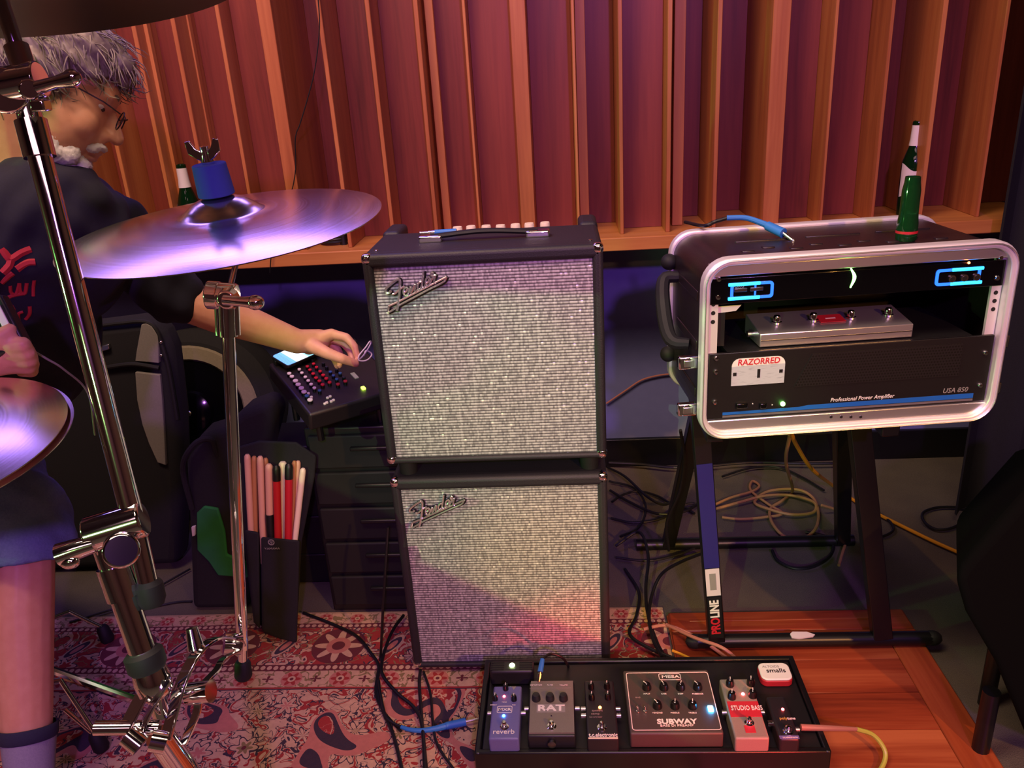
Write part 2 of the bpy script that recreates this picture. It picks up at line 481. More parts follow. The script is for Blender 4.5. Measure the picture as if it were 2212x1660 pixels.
# ------------------------------------------------------------------ rug
def rug_material():
    n = NT('rug'); X, Y, Zc = n.co()
    v = Y*-1.0+.235
    wob = n.noise(scale=6, detail=2)
    v = v+(wob-.5)*.006
    u = X+(n.noise(scale=5, detail=2)-.5)*.006
    RED, DRED, CREAM, NAVY, PINK, OLIVE = [lin(c) for c in ('#a62f2b', '#64202a', '#d6b18c', '#2c2a3a', '#c97f6d', '#8a7a4c')]
    def polar(cu, cv):
        r = (cu*cu+cv*cv).sqrt(); th = cv.atan2(cu); return r, th
    def flower(cu, cv, R, k, amp=.25, ph=0.0):
        r, th = polar(cu, cv)
        return r, (r/R).lt((th*k+ph).cos()*amp+(1-amp)), th
    fine = n.noise(scale=90, detail=2)
    # ---- field: scrolls, palmettes, blossoms
    P = n.vec(u, v, 0.0)
    n1 = n.noise(P, 5.2, 1.0, .4, .5)
    n2 = n.noise(P, 17.0, 2.0, .5, 1.2)
    n3 = n.noise(P, 34.0, 2.0, .5, .6)
    c = n.mix(n1.gt(.40), RED, CREAM)
    dark_side = (u+(n2-.5)*.18).gt(-.13)
    c = n.mix(dark_side*n1.lt(.42), c, NAVY)
    c = n.mix((n2-.5).abs().lt(.022), c, n.mix(n1.gt(.40), CREAM, RED))
    c = n.mix((n2-.56).abs().lt(.012), c, NAVY)
    c = n.mix((n3-.56).abs().lt(.016), c, n.mix(n1.gt(.40), PINK, NAVY))
    vo = n.voro(n.vec(u+(n3-.5)*.012, v+(n2-.5)*.012, 0.0), 13.0)
    d = E(n.nt, vo.outputs['Distance'])
    vc = n.nt.nodes.new('ShaderNodeSeparateXYZ'); n.nt.links.new(vo.outputs['Color'], vc.inputs[0]); rv = E(n.nt, vc.outputs[0])
    pos = n.nt.nodes.new('ShaderNodeSeparateXYZ'); n.nt.links.new(vo.outputs['Position'], pos.inputs[0])
    du = u-E(n.nt, pos.outputs[0]); dv = v-E(n.nt, pos.outputs[1]); th = dv.atan2(du)
    pet = (th*6.0).cos()*.09+.30
    rr = d
    on = rv.gt(.30)
    c = n.mix(on*rr.lt(pet+.045), c, NAVY)
    c = n.mix(on*rr.lt(pet), c, n.mix(n1.gt(.40), RED, CREAM))
    c = n.mix(on*rr.lt(pet*.62), c, n.mix(rv.gt(.65), PINK, OLIVE))
    c = n.mix(on*rr.lt(.085), c, DRED)
    c = n.mix((n1-.40).abs().lt(.018), c, NAVY)
    c = n.mix((n1-.425).abs().lt(.012), c, PINK)
    # ---- borders, seen from the back edge inwards
    def band(a, b): return v.between(a, b)
    # cream strip with rosettes next to the field
    def strip(c, a, b, p, ground, f1, f2, k=6, off=0.0):
        mid = (a+b)/2; R = (b-a)*.42
        cu = (u+off).mod(p)-p/2; cv = v-mid
        r, fm, th = flower(cu, cv, R, k)
        cu2 = (u+off+p/2).mod(p)-p/2
        r2, fm2, _ = flower(cu2, cv*1.3, R*.62, 4, .4)
        col_ = n.mix((n3-.5).abs().lt(.03), ground, OLIVE if ground is CREAM else NAVY)
        col_ = n.mix(fm2, col_, f2)
        col_ = n.mix((r/R).lt(1.12)*(fm*-1.0+1.0), col_, NAVY if ground is not CREAM else PINK)
        col_ = n.mix(fm, col_, f1)
        col_ = n.mix(r.lt(R*.42), col_, ground); col_ = n.mix(r.lt(R*.2), col_, f2)
        return n.mix(band(a, b), c, col_)
    def beads(c, a, b, p=.016):
        mid = (a+b)/2; cu = u.mod(p)-p/2; cv = v-mid
        m = ((cu*cu)/(p*p*.14)+(cv*cv)/((b-a)*(b-a)*.10)).lt(1.0)
        return n.mix(band(a, b), c, n.mix(m, DRED, CREAM))
    # main border: red ground, big palmettes, leaves
    a, b = .064, .200
    p = .27; cu = (u+.03).mod(p)-p/2; cv = v-(a+b)/2
    r, fm, th = flower(cu, cv, .060, 8, .28)
    cb = n.mix((n2-.5).abs().lt(.03), RED, CREAM)
    cb = n.mix((n2-.545).abs().lt(.013), cb, NAVY)
    cb = n.mix((n3-.58).abs().lt(.022), cb, OLIVE)
    cb = n.mix(on*rr.lt(pet+.05), cb, NAVY); cb = n.mix(on*rr.lt(pet), cb, CREAM); cb = n.mix(on*rr.lt(pet*.6), cb, RED)
    cb = n.mix(r.lt(.066), cb, DRED); cb = n.mix(fm, cb, CREAM); cb = n.mix(r.lt(.030), cb, PINK); cb = n.mix(r.lt(.016), cb, DRED)
    cl = (u+.165).mod(p)-p/2
    lf = ((cl+cv*.55)*(cl+cv*.55)/.00032+(cv-cl*.4)*(cv-cl*.4)/.0022)
    cb = n.mix(lf.lt(1.0), cb, CREAM); cb = n.mix(lf.lt(.62), cb, NAVY); cb = n.mix(lf.lt(.2), cb, PINK)
    c = n.mix(band(a, b), c, cb)
    c = strip(c, .222, .276, .115, CREAM, RED, DRED)
    c = n.mix(band(.276, .281), c, RED)
    c = n.mix(band(.281, .284), c, NAVY)
    c = beads(c, .200, .222); c = beads(c, .046, .064)
    c = strip(c, .006, .046, .085, CREAM, RED, OLIVE, 6, .03)
    c = n.mix(v.lt(.006), c, lin('#b59a78'))
    c = n.mix((fine*.38).clamp(), c, lin('#5c3a34'))
    n.set(color=c, rough=.95, spec=.08, sheen=.15)
    n.bump(n.noise(scale=700, detail=1), .5, .002)
    M['rug'] = n.m
rug_material()
def sheet(x0, x1, y0, y1, z0, th, nx, ny, fn):
    vs = []; fs = []
    for k, top in ((0, 1), (1, 0)):
        for j in range(ny+1):
            for i in range(nx+1):
                x = x0+(x1-x0)*i/nx; y = y0+(y1-y0)*j/ny
                vs.append((x, y, z0+(th+fn(x, y) if top else 0)))
    W = nx+1; o = W*(ny+1)
    for j in range(ny):
        for i in range(nx):
            q = j*W+i; fs.append((q, q+1, q+W+1, q+W)); fs.append((o+q, o+q+W, o+q+W+1, o+q+1))
    for i in range(nx): fs.append((i, o+i, o+i+1, i+1)); q = ny*W+i; fs.append((q, q+1, o+q+1, o+q))
    for j in range(ny): q = j*W; fs.append((q, q+W, o+q+W, o+q)); q = j*W+nx; fs.append((q, o+q, o+q+W, q+W))
    return vs, fs
vs, fs = sheet(-2.5, .375, -1.6, .235, .0, .006, 60, 40, lambda x, y: .0012*math.sin(x*9+y*5))
tag(MB().add(vs, fs).build('persian_rug', 'rug'), 'red and cream patterned oriental rug lying on the grey carpet', 'rug')

# ------------------------------------------------------------------ wooden panel under the pedalboard
pt = thing('wooden_panel', 'low reddish wooden panel of planks lying on the carpet under the rack stand', 'wooden panel', (.38, -1.2, 0))
x0, x1, y0, y1 = 0, .572, 0, 1.39
MB().bounds((x0, y0, .0005), (x1, y1, .012)).build('base_board', 'panel_wood', pt, smooth=False)
ys = [.075+i*(1.39-.15)/12 for i in range(13)]
for i in range(12):
    MB().bounds((.002, ys[i]+.0006, .012), (x1-.075, ys[i+1]-.0006, .0215)).build('plank', 'panel_wood', pt, bev=.0012, seg=1)
MB().bounds((x1-.074, 0, .012), (x1, y1-.075, .023)).build('stile', 'panel_stile', pt, bev=.004, seg=2)
MB().bounds((.002, y1-.074, .012), (x1, y1, .023)).build('rail', 'panel_wood', pt, bev=.006, seg=2)
MB().bounds((.002, 0, .012), (x1-.075, .074, .023)).build('rail', 'panel_wood', pt, bev=.004, seg=2)
MB().bounds((.05, y1-.040, .0228), (x1-.04, y1-.034, .0250)).build('bead', 'panel_wood', pt, bev=.001)
# ------------------------------------------------------------------ par can of the green lamp with flaps added to shape its light
pc_ = thing('par_can', 'unseen black par can behind the camera with two flaps added to cut its light', 'stage lamp', GP)
aim = (Vector((.05, 0, .52))-GP).normalized()
MB().lathe([(.07, -.20), (.085, -.17), (.085, -.03), (.08, -.03), (.08, -.16), (.0001, -.17)], (0, 0, 0), aim, n=24).build('can', 'black_paint', pc_)
MB().cyl((0, 0, -1.49), Vector((0, 0, -.085))-aim*.1, .014, n=10).build('pole', 'black_paint', pc_)
def added_flap(pa, pb, sign):
    """a flap whose edge lies in the plane through the lamp and two points of the place"""
    a = (Vector(pa)-GP).normalized(); b = (Vector(pb)-GP).normalized(); m = (a+b).normalized()
    e = (b-a).normalized(); nrm = m.cross(e).normalized()
    if nrm.z*sign < 0: nrm = -nrm
    c = m*.42
    return MB().box(c+nrm*.0605, (.70, .12, .003), Matrix((e, nrm, e.cross(nrm))).transposed()).build('light_flap', 'black_paint', pc_)  # added flap, placed to draw a light edge across the amps
added_flap(at(825, 625, Y=0), at(1290, 640, Y=0), 1)
added_flap(at(880, 1200, Y=0), at(1300, 1380, Y=0), -1)

lb_ = thing('led_bar', 'long black violet LED bar mounted high on the wooden wall', 'stage lamp', LB)
ld_ = (LT-LB).normalized(); lq = ld_.to_track_quat('-Z', 'Y').to_matrix()
MB().box(-ld_*.035, (1.56, .20, .05), lq).build('housing', 'black_paint', lb_, bev=.006)
for x in (-.5, .5): MB().bounds((x-.02, .04, -.02), (x+.02, .222, .02)).build('bracket', 'black_paint', lb_)

# ------------------------------------------------------------------ bass combo and cabinet
n = NT('grille_cloth'); x, y, z = n.co()
P = .0062; Q = .0088
row = (z/P).floor(); off = row.mod(2.0)*.5
zz = (z/P).mod(1.0); xx = (x/Q).mod(1.0)
bar = (((zz-.5)*2*PI*.5).cos())                     # bright along the middle of a row
bar = bar.pow(.8)
colm = ((x/Q*2*PI).cos()*.5+.5).pow(6.0)
colm2 = ((x/.0335*2*PI).cos()*.5+.5).pow(30.0)
wn = n.white(n.vec((x/.0036+off).floor(), row, 0.0))
wn2 = n.white(n.vec((x/.0042).floor(), row, 4.0))
b = (bar*.62+.16)*(wn*.45+.72)-colm*.06+colm2*.10
sp = wn2.gt(.988)  # white specks painted into the colour as thread glints
n.set(color=n.mix(sp*bar, n.ramp(b, [(.05, '#1f1c21'), (.45, '#757279'), (.8, '#c4c2c6')]), lin('#ffffff')), rough=(sp*-.25+.5), metal=(sp*.2+.12), spec=.5)
n.bump(bar+wn*.3, .55, .0015); M['grille_cloth'] = n.m
simple('knob_black', '#0c0c0e', .3)
simple('badge_metal', (.8, .78, .82), .22, .85)
simple('logo_back', '#0b0a0d', .5)

# strokes of the script badge, read on the front of the upper box
def badge_strokes():
    S = [[(330, 800), (310, 850), (245, 872), (188, 838), (190, 765), (270, 670), (400, 560), (500, 490), (572, 465), (604, 530), (606, 640), (600, 800), (588, 960), (560, 1150), (530, 1300), (512, 1400)],
         [(390, 910), (470, 885), (600, 765), (740, 672)],
         [(722, 868), (800, 822), (832, 745), (795, 712), (730, 760), (712, 870), (758, 955), (828, 925), (880, 820), (928, 695), (945, 760), (938, 890), (965, 815), (1052, 622), (1066, 700), (1046, 800), (1082, 846), (1130, 775)],
         [(1250, 535), (1185, 560), (1142, 650), (1146, 745), (1192, 768), (1246, 700), (1282, 500), (1312, 220)],
         [(1282, 480), (1262, 690), (1302, 726), (1352, 680), (1380, 600)],
         [(1380, 590), (1450, 545), (1500, 440), (1462, 402), (1394, 462), (1372, 560), (1392, 650), (1446, 640)],
         [(1460, 660), (1520, 540), (1588, 390), (1542, 350), (1544, 292), (1590, 272), (1606, 350), (1664, 345), (1640, 430), (1632, 560), (1682, 592)],
         [(272, 1262), (560, 1132), (1000, 905), (1500, 650), (2000, 392)],
         [(272, 1262), (268, 1450), (600, 1232), (1000, 1015), (1500, 745), (1900, 545), (2000, 392)]]
    out = []
    for s in S:
        pts = []
        for u, v in s:
            p = at(820+u*160/2212, 570+v*160/2212, Y=-.003); pts.append((p.x, p.z))
        out.append(pts)
    return out
BADGE = badge_strokes()

def amp_box(name, label, cat, z0, H, combo):
    W = .457
    t = thing(name, label, cat, (0, 0, z0))
    mb = MB()
    if combo:
        mb.bounds((-W/2, .014, 0), (W/2, .215, H))
        mb.bounds((-W/2, .20, 0), (W/2, .30, H-.030))
        mb.bounds((-W/2, .20, H-.06), (-W/2+.040, .30, H+.006)); mb.bounds((W/2-.040, .20, H-.06), (W/2, .30, H+.006))
    else:
        mb.bounds((-W/2, .014, 0), (W/2, .30, H))
    mb.build('cabinet', 'tolex', t, bev=.011, seg=4)
    MB().bounds((-W/2, 0, 0), (-W/2+.020, .03, H)).build('side_trim', 'tolex', t, bev=.008, seg=4)
    MB().bounds((W/2-.020, 0, 0), (W/2, .03, H)).build('side_trim', 'tolex', t, bev=.008, seg=4)
    MB().bounds((-W/2, 0, H-.027), (W/2, .03, H)).build('top_trim', 'tolex', t, bev=.009, seg=4)
    MB().bounds((-W/2, 0, 0), (W/2, .03, .012)).build('bottom_trim', 'tolex', t, bev=.005, seg=3)
    MB().bounds((-W/2+.019, .008, .011), (W/2-.019, .014, H-.026)).build('grille', 'grille_cloth', t, smooth=False)
    for sx in (-1, 1):
        for zc in (.009, H-.009):
            MB().box((sx*(W/2-.0095), .0095, zc), (.0215, .0215, .0215)).build('corner', 'chrome', t, bev=.0085, seg=4)
        for y in (.04, .26):
            MB().lathe([(.019, -.0130 if z0 < .1 else -.0370), (.020, -.004), (.021, .002)], (sx*(W/2-.035), y, 0), n=14).build('foot', 'black_rubber', t)
    dz = 0
    # badge: chrome strokes over a dark backing plate
    if combo: ox, oz = 0, -z0
    else:
        a = at(861, 603, Y=-.003); b = at(910, 1083, Y=-.003); ox, oz = b.x-a.x, b.z-a.z-z0
    mb = MB(); mk = MB()
    for s in BADGE:
        pts = [Vector((p[0]+ox, -.0035, p[1]+oz)) for p in s]
        mb.tube(pts, .0021 if s is not BADGE[0] else .0027, 6, 4)
        mk.tube([p+Vector((.0014, .0052, -.0014)) for p in pts], .0038, 6, 4)
    lg = mb.build('badge', 'badge_metal', t); tag(lg, 'chrome script badge reading Fender')
    mk.build('badge_backing', 'logo_back', lg)
    if combo:
        for sx in (-1, 1):
            MB().ball((sx*(W/2-.022), .038, H+.0005), (.004, .004, .002), 10, 6).build('screw', 'chrome', t)
        L = at(938, 503, z=z0+H+.008); Rr = at(1163, 488, z=z0+H+.008)
        L = Vector((L.x, .105, H)); Rr = Vector((Rr.x, .105, H))
        hd = MB().tube([L+Vector((.0, 0, .009)), (L+Rr)/2+Vector((0, 0, .016)), Rr+Vector((0, 0, .009))], .0055, 8, 8)
        for v in hd.v: v.y = .105+(v.y-.105)*2.0
        h = hd.build('handle', 'black_rubber', t)
        for c in (L, Rr):
            MB().box(c+Vector((0, 0, .006)), (.048, .028, .014)).build('handle_cap', 'chrome', h, bev=.004, seg=3)
        MB().bounds((-W/2+.042, .217, H-.030), (W/2-.042, .292, H-.024)).build('control_panel', 'black_plastic', t, bev=.002)
        for px, py in ((988, 490), (1017, 488), (1050, 487), (1081, 486), (1113, 484), (1143, 482), (1177, 480)):
            c = at(px, py, Y=.24)
            k = MB().lathe([(.0105, H-.0245), (.0105, c.z-z0-.003), (.0095, c.z-z0)], (c.x, .24, 0), n=18).build('knob', 'cream_knob', t)
    return t
combo = amp_box('bass_combo_amplifier', 'upper silver-fronted bass amplifier with carrying handle, standing on another cabinet', 'amplifier', .554, .4432, True)
cab = amp_box('bass_cabinet', 'lower silver-fronted bass speaker cabinet standing on the rug under the amplifier', 'speaker', .021, .4953, False)
# plug lying across the top of the combo
p0 = at(905, 491, z=1.003); 
pl = thing('instrument_jack', 'blue-sleeved jack plug lying on the back of the upper bass amplifier', 'jack plug', (0, 0, 0))
a = at(985, 487, Y=.165); b = at(938, 489, Y=.165); c = at(907, 492, Y=.165)
zt = .9975+.0062
a.z = b.z = c.z = zt
MB().cyl(a, b, .0058, .0055, 14).build('sleeve', 'blue_tape', pl)
MB().cyl(b, b.lerp(c, .45), .0045, .004, 14).cyl(b.lerp(c, .4), c, .0032, .0028, 12).ball(c, .0034, 10, 8).build('pin', 'silver_pin', pl)

# ------------------------------------------------------------------ rack case
RO = Vector((.6463, -.1399, .6716)); RA = .088
RM = Matrix.Translation(RO) @ Matrix.Rotation(RA, 4, 'Z'); RI = RM.inverted()
RN = (RM.to_3x3() @ Vector((0, 1, 0)))
def rk(px, py, ly=0.0):
    p = RI @ onplane(px, py, RM @ Vector((0, ly, 0)), RN); return Vector((p.x, ly, p.z))
RW, RH, RD = .53, .327, .262
def rthing(name, label, cat, group=None):
    return thing(name, label, cat, RO, RA, group)
n = NT('case_plastic'); f = n.noise(scale=200, detail=2)
n.set(color=n.mix(f, lin('#1c1519'), lin('#2a2025')), rough=.32); n.bump(f, .15, .001); M['case_plastic'] = n.m
case = rthing('rack_case', 'black molded equipment rack case with aluminium rims on the folding stand', 'rack case')
ux, uy = (1, 0, 0), (0, 0, 1)          # ux x uy = -Y: extrusion runs towards the viewer
oc = (0, 0, RH/2)
def rr(w, h, r): return rrect(w, h, r, 7)
MB().ring(rr(.517, .314, .042), rr(.500, .290, .030), (0, RD-.02, RH/2), ux, uy, RD-.03).build('shell', 'case_plastic', case)
MB().prism(rr(.51, .306, .04), (0, RD-.006, RH/2), ux, uy, .012).build('back_lid', 'case_plastic', case)
MB().ring(rr(RW, RH, .046), rr(.505, .302, .036), (0, .012, RH/2), ux, uy, .026).build('front_rim', 'alu_bright', case, bev=.004, seg=3)
MB().ring(rr(.524, .321, .044), rr(.520, .317, .042), (0, -.013, RH/2), ux, uy, .005).build('rim_lip', 'aluminium', case, bev=.001)
MB().ring(rr(RW, RH, .046), rr(.505, .302, .036), (0, RD-.004, RH/2), ux, uy, .022).build('back_rim', 'alu_bright', case, bev=.004, seg=3)
MB().bounds((-.250, -.004, RH-.032), (.250, .02, RH-.013)).build('top_channel', 'aluminium', case, bev=.002)
MB().bounds((-.250, -.006, .012), (.250, .02, .034)).build('bottom_channel', 'aluminium', case, bev=.002)
for px in (1795, 1817, 1838, 1859):
    p = rk(px, 901, -.006); MB().cyl(p+Vector((0, -.0008, 0)), p+Vector((0, .001, 0)), .0028, n=8).build('rivet_hole', 'dark_steel', case)
for sx in (-1, 1):
    xr = sx*.2425
    rl = MB().bounds((xr-.0085, .004, .034), (xr+.0085, .010, RH-.032)).build('rail', 'alu_bright' , case)
    hs = [(1538, 658), (1538, 677), (1538, 696)] if sx < 0 else [(2158, 632), (2152, 650), (2150, 668)]
    for px, py in hs:
        p = rk(px, py, .004); p.x = xr
        MB().cyl(p+Vector((0, -.0006, 0)), p+Vector((0, .001, 0)), .0038, n=10).build('rail_hole', 'black_plastic', rl)
# ribs and hollows molded in the top and the side
for i in range(9):
    x = -.17+i*.042
    MB().box((x, .06+.02*(i % 2), RH-.0065), (.022, .012, .004)).build('molded_rib', 'case_plastic', case, bev=.0018)
for i in range(3):
    MB().box((-.12+i*.13, .135+.004*i, RH-.006), (.10, .006, .004)).build('molded_rib', 'case_plastic', case, bev=.0015)
p = RI @ at(1612, 535, z=RO.z+RH)
MB().box((p.x, .03, RH-.0055), (.040, .020, .006)).build('molded_boss', 'case_plastic', case, bev=.003)
for z in (.07, .16, .25):
    MB().box((-.2580, .12, z), (.004, .15, .018)).build('molded_rib', 'case_plastic', case, bev=.0015)
    MB().box((.2580, .12, z), (.004, .15, .018)).build('molded_rib', 'case_plastic', case, bev=.0015)
# side handle, latches, corner bumpers on the left
h0 = RI @ at(1440, 668, X=.36); 
hp = [Vector((-.259, .19, .25)), Vector((-.287, .19, .245)), Vector((-.295, .15, .195)), Vector((-.292, .10, .155)), Vector((-.262, .085, .150))]
MB().tube(hp, [.010, .013, .014, .013, .010], 10, 5).build('side_handle', 'black_rubber', case)
MB().tube([Vector((-v.x, v.y, v.z)) for v in hp], [.010, .013, .014, .013, .010], 10, 5).build('side_handle', 'black_rubber', case)
for z, y in ((.135, .03), (.045, .03)):
    la = MB().box((-.277, y, z), (.036, .014, .024)).build('latch', 'chrome', case, bev=.003)
    MB().box((-.277, y-.0075, z), (.018, .003, .012)).build('latch_tongue', 'dull_steel', la, bev=.001)
    MB().box((.277, y, z), (.036, .014, .024)).build('latch', 'chrome', case, bev=.003)
for z in (.08, .27):
    MB().ball((-.268, RD-.03, z), (.016, .018, .016), 12, 8).build('bumper', 'black_rubber', case)
    MB().ball((.268, RD-.03, z), (.016, .018, .016), 12, 8).build('bumper', 'black_rubber', case)

# ---- tuner, one unit high
zt = rk(1600, 590, .002).z; 
zA = RH-.036; zB = zA-.0445
tun = rthing('rack_tuner', 'black rack tuner with glowing blue window outlines and a green arrow', 'tuner')
MB().bounds((-.2490, -.001, zB), (.2490, .0035, zA)).build('face', 'black_gloss', tun, bev=.001)
MB().bounds((-.222, .0045, zB+.001), (.222, .16, zA-.001)).build('chassis', 'black_plastic', tun)
def outline(pxs, r, mat, name, closed=True):
    pts = [rk(a, b, -.003) for a, b in pxs]
    if closed: pts.append(pts[0])
    return MB().tube(pts, r, 8).build(name, mat, tun)
lw = [rk(1580, 592, -.003), rk(1673, 595, -.003), rk(1673, 634, -.003), rk(1580, 640, -.003)]
xL0, xL1 = lw[0].x, lw[1].x
xR0, xR1 = rk(2024, 585, -.003).x, rk(2120, 585, -.003).x
zh, zl = zA-.009, zB+.007
for (x0, x1, tail) in ((xL0, xL1, -1), (xR0, xR1, 1)):
    MB().ring(rrect(x1-x0, zh-zl, .006, 4), rrect(x1-x0-.009, zh-zl-.009, .003, 4), ((x0+x1)/2, -.001, (zh+zl)/2), ux, uy, .002).build('window_outline', 'tube_blue', tun)
    a, b = (x0-.004, x0+.05) if tail < 0 else (x1-.05, x1+.004)
    for z in (zh-.0022, zl+.0022):
        MB().bounds((a, -.0042, z-.0028), (b, -.0010, z+.0028)).build('window_outline', 'tube_blue_hot', tun, bev=.0012)
xm = xL1-.031
MB().bounds((xm-.001, -.003, zl), (xm+.0015, -.001, zh)).build('window_divider', 'tube_blue', tun)
for i in range(2):
    MB().bounds((xL0+.006+i*.027, -.0035, zl+.013), (xL0+.028+i*.027, -.001, zh-.009)).build('window_button', 'dark_steel', tun, bev=.001)
for i in range(3):
    MB().cyl((xR0+.028+i*.021, -.004, (zh+zl)/2-.003), (xR0+.028+i*.021, .0, (zh+zl)/2-.003), .0062, n=14).build('socket', 'silver_pin', tun)
    MB().cyl((xR0+.028+i*.021, -.0046, (zh+zl)/2-.003), (xR0+.028+i*.021, -.002, (zh+zl)/2-.003), .0040, n=12).build('socket_hole', 'black_plastic', tun)
p = rk(2093, 568, -.004); MB().ball(p, .0022, 8, 6).build('indicator', 'led_orange', tun)
a = [rk(1838, 580, -.002), rk(1846, 599, -.002), rk(1837, 622, -.002)]
MB().tube(a, [.0010, .0028, .0010], 6, 6).build('arrow_lamp', 'led_green', tun)
text('maker_name', 'KORG', .007, 'grey_print', tun, (xL0+.012, -.0016, zh-.006), sx=1.1)

# ---- power amplifier
aT = rk(1560, 763, 0).z; aB = .036
amp = rthing('power_amplifier', 'black three-unit power amplifier with blue stripe and a white pass sticker', 'power amplifier')
n = NT('amp_mesh'); x, y, z = n.co()
P = .0052
rw = (z/P).floor(); xx = (x/P+rw.mod(2.0)*.5).mod(1.0)-.5; zz = (z/P).mod(1.0)-.5
hole = (xx*xx+zz*zz).lt(.10)
n.set(color=n.mix(hole, lin('#151315'), lin('#010101')), rough=.45); M['amp_mesh'] = n.m
grain('amp_face', '#0b0a0c', '#100e11', .45, 300, bump=.1)
MB().bounds((-.2490, -.003, aB), (.2490, .0035, aT)).build('face', 'amp_face', amp, bev=.001)
MB().bounds((-.215, .0065, aB+.001), (.215, .19, aT-.001)).build('chassis', 'black_plastic', amp)
q = [rk(*c, -.001) for c in ((1712, 818), (1745, 760), (2075, 735), (2105, 790), (2095, 800))]
xg0, xg1 = rk(1716, 800, 0).x, .195
zg0, zg1 = aB+.052, aT-.012
MB().prism([(xg0, zg0), (xg1, zg0), (xg1, zg1), (xg0+.028, zg1)], (0, -.0029, 0), ux, uy, .0015).build('vent_mesh', 'amp_mesh', amp, smooth=False)
simple('blue_stripe', '#1b62b8', .4)
simple('grey_stripe', '#6a6668', .4)
sL = rk(1560, 890, -.001); sR = rk(2100, 855, -.001); sz = (sL.z+sR.z)/2
x0, x1, xk = sL.x, sR.x, rk(1735, 878, 0).x
MB().prism([(x0, sz-.0045), (x1, sz-.0045), (x1, sz+.0045), (xk+.008, sz+.0035), (xk-.01, sz+.0010), (x0, sz+.0004)], (0, -.003, 0), ux, uy, .0008).build('stripe', 'blue_stripe', amp, smooth=False)
MB().bounds((x0, -.0038, sz-.0095), (x1, -.003, sz-.0056)).build('stripe', 'grey_stripe', amp, smooth=False)
text('model_line', 'Professional Power Amplifier', .0105, 'white_print', amp, (rk(1860, 861, 0).x, -.0036, sz+.0100), sx=.92, shear=.25)
text('model_name', 'USA 850', .0125, 'grey_print', amp, (rk(2060, 845, 0).x, -.0036, sz+.0125), sx=1.0, shear=.25)
# sticker
n = NT('pass_sticker'); x, y, z = n.co()
f = n.noise(n.vec(x*60.0, 0.0, z*420.0), 1.0, 2)
n.set(color=n.mix((f-.55).clamp()*2.5, lin('#b7bcc4'), lin('#5b6070')), rough=.5); M['pass_sticker'] = n.m
c = [rk(1578, 834, -.001), rk(1692, 825, -.001), rk(1692, 768, -.001), rk(1578, 775, -.001)]
cx = (c[0].x+c[1].x)/2; cw = c[1].x-c[0].x; zb = (c[0].z+c[1].z)/2; zt2 = (c[2].z+c[3].z)/2; chh = zt2-zb
st = thing('pass_sticker', 'white and grey pass sticker with red hand lettering stuck on the power amplifier', 'sticker', RO, RA)
hb = chh*.72
MB().bounds((cx-cw/2, -.0042, zb), (cx+cw/2, -.0032, zb+hb)).build('lower_field', 'pass_sticker', st, smooth=False)
rr_ = .014
arc = [(cx-cw/2, zb+hb), (cx+cw/2, zb+hb)]+[(cx+cw/2-rr_+rr_*math.cos(t), zt2-rr_+rr_*math.sin(t)) for t in [PI/2*i/6 for i in range(7)]]+[(cx-cw/2+rr_+rr_*math.cos(t), zt2-rr_+rr_*math.sin(t)) for t in [PI/2+PI/2*i/6 for i in range(7)]]
MB().prism(arc, (0, -.0032, 0), ux, uy, .001).build('header_field', 'white_print', st, smooth=False)
text('sticker_name', 'RAZORRED', .0155, 'red_print', st, (cx, -.0046, zb+hb+chh*.13), sx=.92, bold=.012, shear=.1)
for dx, dz, w_, h_ in ((-.041, .55, .006, .006), (.040, .56, .006, .006), (.001, .52, .005, .016)):
    MB().bounds((cx+dx-w_/2, -.0047, zb+hb*dz*1.1-h_/2), (cx+dx+w_/2, -.0041, zb+hb*dz*1.1+h_/2)).build('print_mark', 'black_plastic', st, smooth=False)
# controls along the bottom of the amplifier
for px, m in ((1602, 'black_gloss'), (1648, 'black_gloss')):
    p = rk(px, 876, -.005); MB().box(p, (.020 if px == 1602 else .012, .010, .010)).build('switch', m, amp, bev=.002)
p = rk(1691, 873, -.005); MB().ball(p, .0042, 10, 8).build('power_lamp', 'led_green', amp)
for px, py in ((1626, 873), (1668, 875)):
    MB().ball(rk(px, py, -.004), .0018, 8, 6).build('indicator', 'dull_steel', amp)
# screws that hold the units to the rails
sc = MB().lathe([(.0001, -.0045), (.0035, -.0040), (.0048, -.0015), (.0048, .004)], axis=(0, 1, 0), n=12).mesh('screw')
for px, py, o in ((1540, 604, tun), (1540, 643, tun), (2163, 556, tun), (2157, 600, tun), (1538, 752, amp), (1536, 803, amp), (1536, 868, amp), (2140, 760, amp), (2132, 830, amp)):
    p = rk(px, py, 0); p.x = -.2425+.006 if px < 1800 else .2425-.006
    if o is amp: p.z = min(max(p.z, aB+.008), aT-.008)
    share('screw', sc, 'chrome', o, (p.x, -.001 if o is tun else -.003, p.z))
# ---- silver foot switch lying on the power amplifier
fs_ = rthing('foot_switch', 'silver four-button foot switch lying in the rack on the power amplifier', 'foot switch')
fL = rk(1641, 745, .012); fR = rk(1971, 722, .012); fw = fR.x-fL.x
yb = .012; z0 = aT+.001; dp = .085
pr = [(yb, z0), (yb+dp, z0), (yb+dp, z0+.036), (yb+.012, z0+.026), (yb, z0+.024)]
mb = MB(); nn = len(pr)
mb.add([(fL.x, a, b) for a, b in pr]+[(fR.x, a, b) for a, b in pr], [tuple(range(nn)), tuple(range(2*nn-1, nn-1, -1))]+[(i, nn+i, nn+(i+1) % nn, (i+1) % nn) for i in range(nn)])
mb.build('housing', 'aluminium', fs_, bev=.0015)
MB().bounds((fL.x+.002, yb-.0006, z0+.011), (fR.x-.002, yb+.001, z0+.0125)).build('groove', 'dark_steel', fs_, smooth=False)
